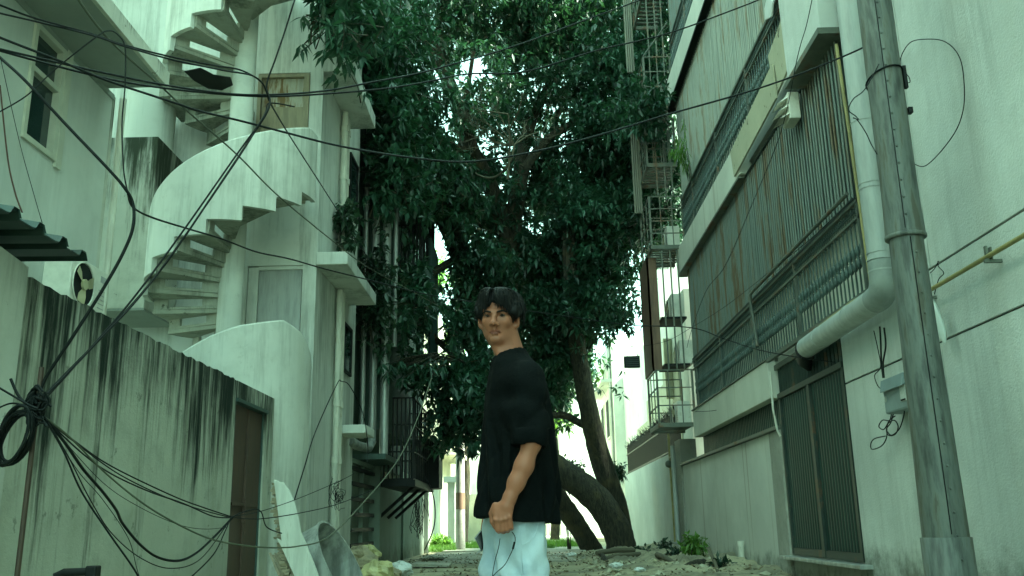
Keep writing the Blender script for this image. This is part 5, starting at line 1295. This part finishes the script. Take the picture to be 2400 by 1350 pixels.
cable([(-60, 100), (0, 115), (133, 146), (250, 172), (390, 200), (530, 219), (630, 222), (760, 213), (880, 191), (1000, 167), (1200, 110), (1350, 55), (1505, -2), (1620, -50)], [4.8, 5, 5.3, 5.5, 5.8, 6, 6.15, 6.6, 7, 7.5, 8.3, 9, 9.6, 10.5], .0115, 'upper of two long cables climbing from the junction to the top centre right')
cable([(-60, 104), (0, 119), (133, 155), (290, 192), (460, 215), (620, 226), (760, 220), (900, 208), (1000, 192), (1100, 173), (1230, 168), (1400, 118), (1560, 80), (1700, 30), (1800, -10), (1900, -60)], [4.8, 9.5], .0115, 'lower of two long cables climbing from the junction towards the slatted block')
cable([(-60, 80), (0, 135), (60, 190), (150, 287), (250, 392), (290, 438), (311, 475), (312, 530), (290, 590), (240, 680), (170, 790), (108, 885), (85, 945)], [4.3, 4.4, 4.4, 4.5, 4.6, 4.65, 4.7, 4.7, 4.7, 4.7, 4.7, 4.72, 4.72], .0135, 'thickest black cable curving down the left side to the knot')
cable([(300, 455), (313, 487), (360, 511), (440, 536), (520, 560), (600, 590), (680, 607), (760, 630), (860, 655), (1000, 690), (1110, 708), (1230, 727), (1350, 745), (1480, 762), (1620, 768), (1700, 795), (1800, 825), (1960, 850)], [4.7, 5, 5.4, 6, 6.5, 7, 7.6, 8.2, 9, 10, 11, 11.5, 12, 12.3, 12, 11.8, 11.4, 10.5], .010, 'thin cable running behind the head of the young man to the gate')
cable([(705, -40), (690, 2), (668, 72), (645, 140), (625, 198), (632, 240), (612, 283), (555, 362), (430, 540), (310, 702), (180, 852), (85, 957)], [6.5, 6.15, 6.15, 6.1, 6.1, 6.1, 6.0, 5.9, 5.6, 5.3, 5, 4.72], .0095, 'black cable falling from the top edge through the junction down to the knot')
cable([(690, 250), (632, 242), (620, 268), (575, 345), (470, 500), (340, 680), (230, 800), (100, 935)], [6.3, 6.15, 6.1, 5.9, 5.7, 5.3, 5.05, 4.75], .0085, 'slack cable parallel to the others between the junction and the knot')
cable([(632, 240), (680, 320), (757, 440), (800, 508), (830, 560), (900, 650)], [6.15, 7.5, 9.5, 11, 12.5, 15], .009, 'thin cable slanting from the junction down past the white flats corner')
cable([(170, -20), (255, 92), (380, 205), (450, 270), (555, 362), (650, 457), (770, 557), (860, 625), (960, 680), (1030, 718)], [5.5, 6, 7, 7.8, 9, 10.3, 12, 14, 16, 18], .013, 'olive-grey cable crossing diagonally over the curved stair parapet', 'rubg')
cable([(-20, 272), (60, 226), (130, 162), (225, 87), (255, 72), (277, 82), (293, 112), (293, 200), (286, 290), (290, 400), (302, 460)], [4.6, 4.9], .0065, 'thin cable looping over the window and hanging straight down')
cable([(0, 200), (18, 370), (35, 450), (52, 498)], 5.2, .008, 'reddish-brown wire hanging down to the metal roof', 'rubr')
cable([(2, 140), (45, 330), (75, 440), (99, 523)], 5.3, .0035, 'very fine dark wire beside the reddish-brown one', 'rub')
G = 'cables sagging from the knot across the stained wall'
cable([(85, 962), (170, 1030), (260, 1092), (400, 1160), (470, 1187), (545, 1212)], [4.72, 6.9], .007, 'topmost cable of the sagging bunch from the knot to the brown door', group=G)
cable([(85, 965), (175, 1036), (280, 1112), (400, 1170), (480, 1197), (545, 1214)], [4.72, 6.9], .006, 'second cable from the top of the bunch sagging to the brown door', group=G)
cable([(90, 966), (190, 1060), (260, 1110), (350, 1152), (430, 1180), (500, 1210), (545, 1213)], [4.72, 6.9], .007, 'third cable from the top of the bunch sagging to the brown door', group=G)
cable([(92, 968), (165, 1026), (250, 1111), (350, 1190), (460, 1250), (530, 1272), (620, 1283), (700, 1280), (770, 1258), (850, 1180), (930, 1082), (975, 990), (1012, 885)], [4.72, 4.9, 5.2, 5.5, 5.9, 6.1, 6.5, 6.9, 7.3, 8, 8.8, 9.4, 10], .008, 'long cable dipping under the brown door and rising past the drum', 'rubg')
cable([(98, 972), (150, 1035), (195, 1100), (240, 1152), (272, 1195), (288, 1228), (330, 1278), (372, 1307), (420, 1314), (460, 1296), (500, 1260), (545, 1213)], [4.72, 6.9], .0125, 'thick black cable in the deepest sag below the knot', group=G)
cable([(105, 980), (150, 1060), (190, 1150), (250, 1242), (315, 1335), (330, 1370)], [4.72, 5.2], .008, 'black cable dropping steeply from the knot to the bottom edge')
cable([(110, 985), (160, 1070), (212, 1172), (262, 1250), (330, 1308), (400, 1332), (470, 1310), (537, 1222)], [4.72, 6.8], .005, 'thin cable looping just below the thickest sagging one', group=G)
cable([(112, 990), (180, 1100), (240, 1170), (300, 1260), (320, 1330), (335, 1380)], [4.72, 5.3], .003, 'hair-thin wire hanging loose under the knot')
cable([(130, 1010), (240, 1130), (330, 1190), (420, 1230), (480, 1240), (530, 1236)], [4.75, 6.8], .003, 'hair-thin wire crossing the middle of the stained wall', group=G)
cable([(545, 1213), (610, 1216), (700, 1203), (790, 1182), (870, 1150)], [6.9, 9.5], .006, 'pair of dark wires running right from the door to the drainpipes')
cable([(545, 1210), (605, 1200), (690, 1172), (790, 1130), (830, 1110)], [6.9, 9.5], .005, 'upper dark wire running right from the door past the broken board')
cable([(440, 1360), (500, 1300), (530, 1240), (545, 1212), (590, 1195), (612, 1200), (625, 1235), (660, 1250)], [6.5, 7.4], .007, 'tangle of wire looping through the door bolt')
cable([(690, 1172), (715, 1090), (740, 1010), (790, 900), (800, 894), (820, 905), (850, 968), (862, 1042), (860, 1085)], [9.4, 9.6, 10, 11.5, 11.8, 12.2, 12.6, 12.8, 12.8], .010, 'wire arching up to the old drainpipe and over the low sunshade')
cable([(-20, 900), (0, 910), (60, 945), (88, 958)], 4.6, .008, 'cable entering the knot from the upper left', 'rub')
cable([(-20, 965), (30, 945), (85, 962)], 4.6, .007, 'cable entering the knot low from the left edge', 'rub')
cable([(25, 888), (45, 930), (80, 962), (110, 1000)], 4.7, .012, 'stiff cable end sticking up out of the knot', 'rub')
kn = thing('cable_knot', 'tangled black knot where the cables are tied to the rusty post', 'cable knot', pY(85, 950, 4.7))
mb = MB()
for i in range(26):
    c0 = Vector(pY(85+random.uniform(-12, 14), 955+random.uniform(-26, 26), 4.7+random.uniform(-.03, .03)))
    a = random.uniform(0, 3); P = [c0+Vector((math.cos(a+t)*random.uniform(.02, .045), random.uniform(-.02, .02), math.sin(a+t)*random.uniform(.02, .07))) for t in np.linspace(0, 4.5, 6)]
    mb.tube(spline(P, 4), .0065, 5)
put('tangle', mb, M['rub'], kn)
cl = thing('cable_coil', 'coil of spare black cable hanging at the left edge under the knot', 'coil', pY(40, 1020, 4.66))
for i in range(7):
    cc = Vector(pY(36+random.uniform(-5, 5), 1022+random.uniform(-6, 8), 4.66+random.uniform(-.04, .03))); ra = random.uniform(.070, .092); rb_ = random.uniform(.125, .145)
    P = [cc+Vector((ra*math.cos(t)*1.0+.03*math.sin(t), .03*math.sin(t+i), rb_*math.sin(t))) for t in np.linspace(0, 2*math.pi, 25)]
    put('turn', MB().tube(P, .0085, 6, cap=False), M['rub'], cl)
tg = MB()
for i in range(22):
    c0 = Vector(pX(985+random.uniform(-14, 14), 1175+random.uniform(-10, 12), -2.75)); P = [c0]
    q = c0.copy()
    for k_ in range(4): q = q+Vector((random.uniform(-.08, .08), random.uniform(-.2, .2), -random.uniform(.08, .28))); P.append(q.copy())
    tg.tube(spline(P, 3), .008, 3, cap=False)
put('wire_tangle', tg, M['rub'], label='bushy tangle of loose black wires hanging below the dark cage', cat='wires', kind='stuff')
cable([(960, 1080), (985, 1100), (1015, 1160), (1018, 1230), (995, 1290)], [21.5, 21, 20.5, 20.5, 20.5], .02, 'black hose hanging against the low wall under the dark cage')
tg = MB()
for i in range(16):
    c0 = Vector(pY(790+random.uniform(-10, 10), 1140+random.uniform(-12, 12), 12.6)); a = random.uniform(0, 6.28)
    P = [c0+Vector((.10*math.cos(a+t)*random.uniform(.3, 1), .03*math.sin(t), .16*math.sin(a+t)*random.uniform(.3, 1)-.05*t)) for t in np.linspace(0, 4, 6)]
    tg.tube(spline(P, 3), .004, 3, cap=False)
put('wire_tangle', tg, M['rub'], label='loose thin wires bundled round the old white drainpipe', cat='wires', kind='stuff')
# right side wires
cable([(1905, -10), (1890, 60), (1870, 130), (1830, 310), (1762, 480), (1700, 622), (1655, 682), (1622, 770), (1610, 815)], [8.5, 9, 9.5, 10.5, 12, 14, 15, 17, 17.5], .007, 'wavy black wire hanging down across the lower slatted screen')
cable([(2008, 462), (1990, 476), (1900, 560), (1800, 640), (1700, 718), (1620, 768), (1560, 800), (1490, 812), (1440, 805)], [9, 9.3, 10.5, 12.5, 15, 17.5, 19, 20.5, 21], .007, 'straight black wire slanting from the yellow pipe down to the hanging floodlight')
cable([(1630, 965), (1700, 955), (1780, 890), (1806, 862)], [18, 13.2], .008, 'wire drooping across the rust-stained parapet band')
xw = lambda pts, x=3.585: [pX(u, v, x) for u, v in pts]
def wire(pts, x, r, label, mat='rub'): return put('wire', MB().tube(spline(xw(pts, x), 8), r, 5), M[mat], label=label, cat='wire')
wire([(2102, 147), (2120, 188), (2132, 193), (2130, 180), (2113, 160), (2112, 133), (2133, 100), (2167, 92), (2213, 97), (2247, 130), (2259, 187), (2257, 260), (2230, 323), (2170, 388), (2133, 378)], 3.55, .0045, 'thin black wire making a big open loop on the near right wall')
put('wire', MB().tube(spline([pY(u, v, 6.75) for u, v in ((2060, 150), (2039, 190), (2022, 215), (2000, 232), (1989, 257), (2005, 272), (2012, 280), (1999, 276), (2010, 282), (2030, 312), (2042, 338), (2056, 362))], 6), .0045, 5), M['rub'], label='kinked black wire end dangling in front of the plastic duct', cat='wire')
wire([(2190, 690), (2200, 655), (2212, 640), (2200, 625), (2198, 612)], 3.55, .004, 'short frayed wire sprouting by the yellow pipe bracket')
wire([(2180, 640), (2190, 630), (2200, 612)], 3.55, .004, 'tiny wire end above the yellow pipe bracket')
mt_ = thing('meter_box', 'small grey meter box with a white label, left of the steel pole', 'meter box', (3.5, 8.9, 1.8))
bx0, bx1 = pX(2068, 915, 3.44), pX(2128, 915, 3.44)
yc0, yc1 = bx1[1], bx0[1]; zb, zt = pX(2095, 966, 3.44)[2], pX(2095, 882, 3.44)[2]
put('case', MB().box(3.44, 3.6, yc0, yc1, zb, zt), M['meter'], mt_, bevel=.02)
put('hood', MB().prism([(3.44, yc0+.03, zt-.10), (3.40, yc0+.03, zt-.12), (3.42, yc0+.03, zt+.0), (3.44, yc0+.03, zt-.0)], (0, yc1-yc0-.06, 0)), M['meter'], mt_, bevel=.006)
put('label_plate', MB().box(3.434, 3.439, yc0+.05, yc0+.17, zb+.07, zb+.22), M['near'], mt_)
put('label_bar', MB().box(3.430, 3.4335, yc0+.06, yc0+.16, zb+.075, zb+.09), M['black'], mt_)
put('dial', MB().cyl((3.436, yc1-.06, zb+.14), (3.442, yc1-.06, zb+.14), .03, 14).cyl((3.43, yc1-.06, zb+.14), (3.442, yc1-.06, zb+.14), .02, 14), M['galv'], mt_)
mb = MB()
for lp in ([(2090, 966), (2085, 985), (2068, 985), (2060, 1000), (2072, 1006), (2085, 985), (2098, 975)], [(2095, 965), (2088, 990), (2078, 1005), (2082, 1020), (2098, 1018), (2105, 1000), (2096, 985), (2080, 995), (2078, 1025), (2066, 1045), (2044, 1053), (2041, 1040), (2050, 1028), (2075, 1022)],
           [(2120, 955), (2118, 975), (2108, 1005), (2090, 1020), (2080, 1012)]):
    mb.tube(spline(xw(lp, 3.5), 6), .006, 5)
put('cable_tangle', mb, M['rub'], mt_)
mb = MB()
for k_, lp in enumerate(([(2062, 765), (2064, 800), (2066, 850), (2070, 886)], [(2072, 768), (2076, 810), (2070, 850), (2072, 886)], [(2048, 775), (2058, 820), (2064, 860), (2050, 880), (2058, 905), (2070, 914)])):
    mb.tube(spline(xw(lp, 3.52-.02*k_), 6), .009 if k_ < 2 else .005, 5)
put('feed_cables', mb, M['rub'], mt_)
pb = MB(); c0 = Vector(pX(2186, 705, 3.5)); vs = []; 
for i, (w_, dz) in enumerate(((.012, 0), (.03, -.05), (.05, -.13), (.055, -.22), (.045, -.30), (.03, -.36), (.006, -.40))):
    for q in range(10):
        t = 2*math.pi*q/10; k_ = 1+random.uniform(-.3, .3); vs.append((c0.x+.6*w_*k_*math.cos(t), c0.y+w_*k_*math.sin(t)-.02*i, c0.z+dz+random.uniform(-.01, .01)))
pb.add(vs, [(i*10+q, i*10+(q+1) % 10, (i+1)*10+(q+1) % 10, (i+1)*10+q) for i in range(6) for q in range(10)], True)
bgm = paint('bag_plastic', (.50, .54, .50), .35, grime=.15)
put('plastic_bag', pb, bgm, label='crumpled translucent white plastic bag tied to the yellow pipe by the steel pole', cat='plastic bag')
# floodlight hanging between trunk and cladding
fl = thing('floodlight', 'black boxy floodlight hanging from a wire in front of the pale stair house', 'lamp', pY(1481, 846, 20.8))
fx0, fx1 = pY(1463, 846, 20.8), pY(1500, 846, 20.8)
put('housing', MB().box(fx0[0], fx1[0], 20.8, 20.92, pY(1480, 861, 20.8)[2], pY(1480, 834, 20.8)[2]), M['black'], fl, bevel=.01)
mb = MB()
for i in range(5): zz_ = pY(1480, 858-4.6*i, 20.8)[2]; mb.box(fx0[0]+.03, fx1[0]-.03, 20.785, 20.8, zz_, zz_+.012)
put('fins', mb, M['dgreen'], fl)
put('bail', MB().tube(spline([pY(u, v, 20.85) for u, v in ((1470, 834), (1472, 822), (1480, 813), (1491, 820), (1494, 834))], 5), .008, 5), M['black'], fl)
# AC by the shed roof
_p = pX(195, 668, -4.62)
a = ac((-4.62, _p[1]+.12, _p[2]-.27), math.pi/2, 'cream air conditioner with a yellowed fan behind the stained wall, under the metal roof', .98)
lb = MB()
for i in range(4): lb.box(.27, .37, -.008, -.004, .36-.022*i, .372-.022*i)
put('brand_label', MB().box(.255, .385, -.004, 0, .40, .47), M['doorg'], a)['label'] = 'small grey printed plate'
bpy.data.objects[-1] if 0 else None
# ================================================================ JUNK ON THE GROUND
dm = thing('metal_tub', 'big grey metal tub tipped on its side beside the broken board', 'metal tub', (-2.6, 11.2, .3))
def ring(c_, ax, R, L, th, mat, parent, name):
    ax = Vector(ax).normalized(); u = ax.cross(Vector((0, 0, 1))).normalized(); v = ax.cross(u); n = 40; vs = []
    for k_, (rr, ll) in enumerate(((R, 0), (R, L), (R-th, L), (R-th, 0))):
        for i in range(n):
            t = 2*math.pi*i/n; vs.append(tuple(Vector(c_)+u*rr*math.cos(t)+v*rr*math.sin(t)+ax*ll))
    fs = [(k_*n+i, k_*n+(i+1) % n, ((k_+1) % 4)*n+(i+1) % n, ((k_+1) % 4)*n+i) for k_ in range(4) for i in range(n)]
    return put(name, MB().add(vs, fs, False), mat, parent)
RC = Vector(pY(803, 1325, 9.3)); RAX = Vector((.87, -.10, .46)).normalized()
ring(RC-RAX*.30, RAX, .47, .30, .006, M['galv'], dm, 'band')
ring(RC-RAX*.30, RAX, .465, .008, .46, M['galv'], dm, 'base_plate')
ring(RC-RAX*.008, RAX, .482, .016, .022, M['galv'], dm, 'rim')
bd = thing('broken_board', 'splintered white laminated board leaning on the wall between the brown door and the metal tub', 'board', (-2.7, 9, .2))
bp = [(642, 1125), (652, 1128), (656, 1131), (666, 1132), (668, 1137), (678, 1150), (690, 1178), (700, 1215), (706, 1250), (714, 1268), (735, 1320), (755, 1375), (700, 1375), (688, 1345), (672, 1310), (656, 1275), (648, 1262), (660, 1268), (655, 1230), (650, 1190), (646, 1160)]
put('laminate', MB().prism([pY(u, v, 8.6) for u, v in bp], (.0, .025, .004)), paint('laminate_white', (.58, .60, .55), .5, grime=.2, rust=.15, rcol=(.2, .18, .12), vert=True), bd)
mb = MB()
for i in range(34):
    t = i/33; u = 640+14*t+22*t**3+random.uniform(-3, 5); v = 1135+230*t; p = Vector(pY(u, v, 8.6)); mb.box(p.x-.015-random.random()*.03, p.x+.03, p.y+.03, p.y+.09, p.z-.014, p.z+.010, .008)
put('torn_core', mb, M['ply'], bd)
mb = MB()
for i in range(9):
    a0 = Vector(pY(630+i*4, 1295+random.uniform(-12, 12), 8.8)); b0 = Vector(pY(665+i*7, 1385, 8.6)); mb.prism([a0, a0+Vector((.02, 0, 0)), b0+Vector((.03, 0, 0)), b0], (0, .012, 0))
put('splinters', mb, M['ply'], bd)
def bag(label, u, v, y, r, mat, seed, sq=.7, nm='rubbish_bag'):
    random.seed(seed); c_ = Vector(pY(u, v, y)); c_.z = max(c_.z, r*sq*.6); n1, n2 = 22, 12; vs = []
    ph = [random.uniform(0, 6.28) for _ in range(8)]
    for i in range(n2+1):
        a = math.pi*i/n2
        for q in range(n1):
            t = 2*math.pi*q/n1; k_ = 1+.13*math.sin(3*t+ph[0]+2*a)+.09*math.sin(7*t+ph[1]-3*a)+.10*math.sin(5*a+ph[2]+2*t)+random.uniform(-.06, .06)
            vs.append((c_.x+r*k_*math.sin(a)*math.cos(t), c_.y+r*k_*math.sin(a)*math.sin(t), c_.z+r*sq*k_*math.cos(a)))
    fs = [(i*n1+q, (i+1)*n1+q, (i+1)*n1+(q+1) % n1, i*n1+(q+1) % n1) for i in range(n2) for q in range(n1)]
    return put(nm, MB().add(vs, fs), mat, label=label, cat='rubbish bag')
byel = paint('bag_yellow', (.46, .42, .20), .45, grime=.35, rust=.25, rcol=(.55, .5, .35)); bbrn = paint('bag_brown', (.30, .25, .15), .6, grime=.5, rust=.3, rcol=(.45, .4, .25)); bwht = paint('bag_white', (.55, .58, .56), .35, grime=.2)
bag('yellowish rubbish bag at the very bottom of the heap by the metal tub', 885, 1345, 12.6, .22, byel, 1)
bag('brown crumpled rubbish bag behind the yellow one, against the gate pillar', 840, 1312, 14.2, .25, bbrn, 2)
bag('tan rubbish bag leaning on the left of the heap', 862, 1298, 15.2, .18, byel, 5)
bag('whitish plastic rubbish bag at the right of the heap', 935, 1335, 13.6, .20, bwht, 3, .5)
bag('small brown sack in front of the whitish bag', 918, 1348, 12.9, .14, bbrn, 4)
put('paving_slab', MB().box(-2.15, -1.5, 17.4, 18.3, .03, .08, .03), M['path'], label='loose pale slab lying beyond the rubbish bags', cat='slab')
bh = MB(); bh.tube([pY(130, 1352, 4.3), pY(150, 1342, 4.3), pY(205, 1340, 4.3)], .02, 8).box(*sorted((pY(205, 1340, 4.3)[0], pY(231, 1340, 4.3)[0])), 4.27, 4.33, pY(200, 1372, 4.3)[2], pY(200, 1326, 4.3)[2])
put('chair_back', bh, M['black'], label='top of a black seat or handle poking up at the bottom left corner', cat='seat', bevel=.01)
# rubble heap on the right
random.seed(21)
mound = MB(); vs = []; nx, ny = 60, 70; x0, x1, y0, y1 = .9, 3.6, 12.5, 25.5
for j in range(ny+1):
    for i in range(nx+1):
        x = x0+(x1-x0)*i/nx; y = y0+(y1-y0)*j/ny
        e = min(1, (x-x0)/1.6)*min(1, (y-y0)/2.5)*min(1, (y1-y)/1.2)
        h = e*(.10+.05*math.sin(x*5+y*2)+.05*math.sin(y*4.1-x*3)+.035*math.sin(x*13+y*9)+random.uniform(-.018, .018))
        vs.append((x, y, max(-.01, h)+.012))
mound.add(vs, [(j*(nx+1)+i, j*(nx+1)+i+1, (j+1)*(nx+1)+i+1, (j+1)*(nx+1)+i) for j in range(ny) for i in range(nx)], True)
put('earth_mound', mound, M['dirt'], kind='structure', org=(0, 0, 0))
def mh(x, y): return max(0, min(1, (x-x0)/1.6))*max(0, min(1, (y-y0)/2.5))*max(0, min(1, (y1-y)/1.2))*.10
rub1, rub2, litter = MB(), MB(), MB()
def rock(mb, x, y, z, r):
    n = 6; vs = [(x+r*random.uniform(.6, 1.3)*math.cos(2*math.pi*i/n), y+r*random.uniform(.6, 1.3)*math.sin(2*math.pi*i/n), z+random.uniform(-.2, .3)*r) for i in range(n)]
    vs += [(x+random.uniform(-.2, .2)*r, y, z+r*random.uniform(.5, .9)), (x, y, z-r*.6)]
    mb.add(vs, [(i, (i+1) % n, n) for i in range(n)]+[((i+1) % n, i, n+1) for i in range(n)])
for i in range(520):
    x = random.uniform(1.0, 3.5); y = random.uniform(13, 24); rock(random.choice((rub1, rub1, rub2)), x, y, mh(x, y)+.02, .015+.07*random.random()**2.5)
for i in range(300):
    x = random.uniform(-2.8, 1.2); y = random.uniform(12, 26); rock(rub1, x, y, .02, random.uniform(.01, .04))
for i in range(1500):
    x = random.uniform(-2.7, 3.5); y = random.uniform(8, 25); z = mh(x, y)+.035; a = random.uniform(0, 6.28); L = random.uniform(.03, .09)
    dx, dy = math.cos(a)*L, math.sin(a)*L; litter.add([(x, y, z), (x+dx*.5-dy*.3, y+dy*.5+dx*.3, z+random.uniform(0, .03)), (x+dx, y+dy, z+random.uniform(0, .04)), (x+dx*.5+dy*.3, y+dy*.5-dx*.3, z)], [(0, 1, 2, 3)])
put('rubble', rub1, M['dirt'], label='scattered broken masonry and stones over the mound and alley floor', cat='rubble', kind='stuff', org=(0, 0, 0))
put('rubble_pieces', rub2, M['beige'], label='paler brick and plaster lumps mixed into the rubbish mound', cat='rubble', kind='stuff', org=(0, 0, 0))
put('leaf_litter', litter, paint('dry_leaf', (.16, .12, .06), .8, grime=.4), label='dry brown leaf litter strewn on the alley floor', cat='leaf litter', kind='stuff', org=(0, 0, 0))
for i, (p, q, r, lb_) in enumerate((((1398, 1297, 19), (1486, 1290, 19.5), .05, 'topmost of the sawn branches laid by the arching trunk'), ((1410, 1312, 18.5), (1500, 1299, 19), .045, 'middle sawn branch laid by the arching trunk'), ((1422, 1318, 18), (1405, 1296, 19.6), .045, 'short sawn branch end pointing at the camera'),
        ((1660, 1285, 15.2), (1685, 1345, 14), .03, 'pale bent stick leaning against the rubble by the wall'), ((1540, 1300, 17), (1590, 1330, 15.5), .05, 'brown log half buried in the middle of the mound'), ((1600, 1338, 14.5), (1650, 1320, 15), .07, 'thick curved log at the bottom of the mound'))):
    a0, b0 = Vector(pY(*p)), Vector(pY(*q)); put('cut_branch', MB().tube(spline([a0, (a0+b0)/2+Vector((0, 0, .03)), b0], 4), r, 8, jit=.06), M['bark'] if i in (2, 5) else M['twig'], label=lb_, cat='branch', group='branches and sticks on the mound')
for (u, v, y, r, s_, l_) in ((1340, 1300, 17, .09, 3, 'crumpled white plastic sheet lying in the rubble'), (1445, 1325, 14.5, .10, 9, 'torn white carrier bag at the front of the mound'), (1500, 1335, 14, .08, 12, 'grey scrunched plastic right of the torn carrier bag')):
    bag(l_, u, v, y, r, bwht, s_, .4, 'plastic_scrap')
# cloth in the upper slats
put('hanging_cloth', MB().prism([pX(u, v, 3.5) for u, v in ((1805, -20), (1815, 5), (1812, 40), (1798, 47), (1796, 20))], (-.03, 0, 0)), bwht, label='pale rolled cloth hung over the third-level ledge', cat='cloth', bevel=.01)
print('DONE objects', len(bpy.data.objects))
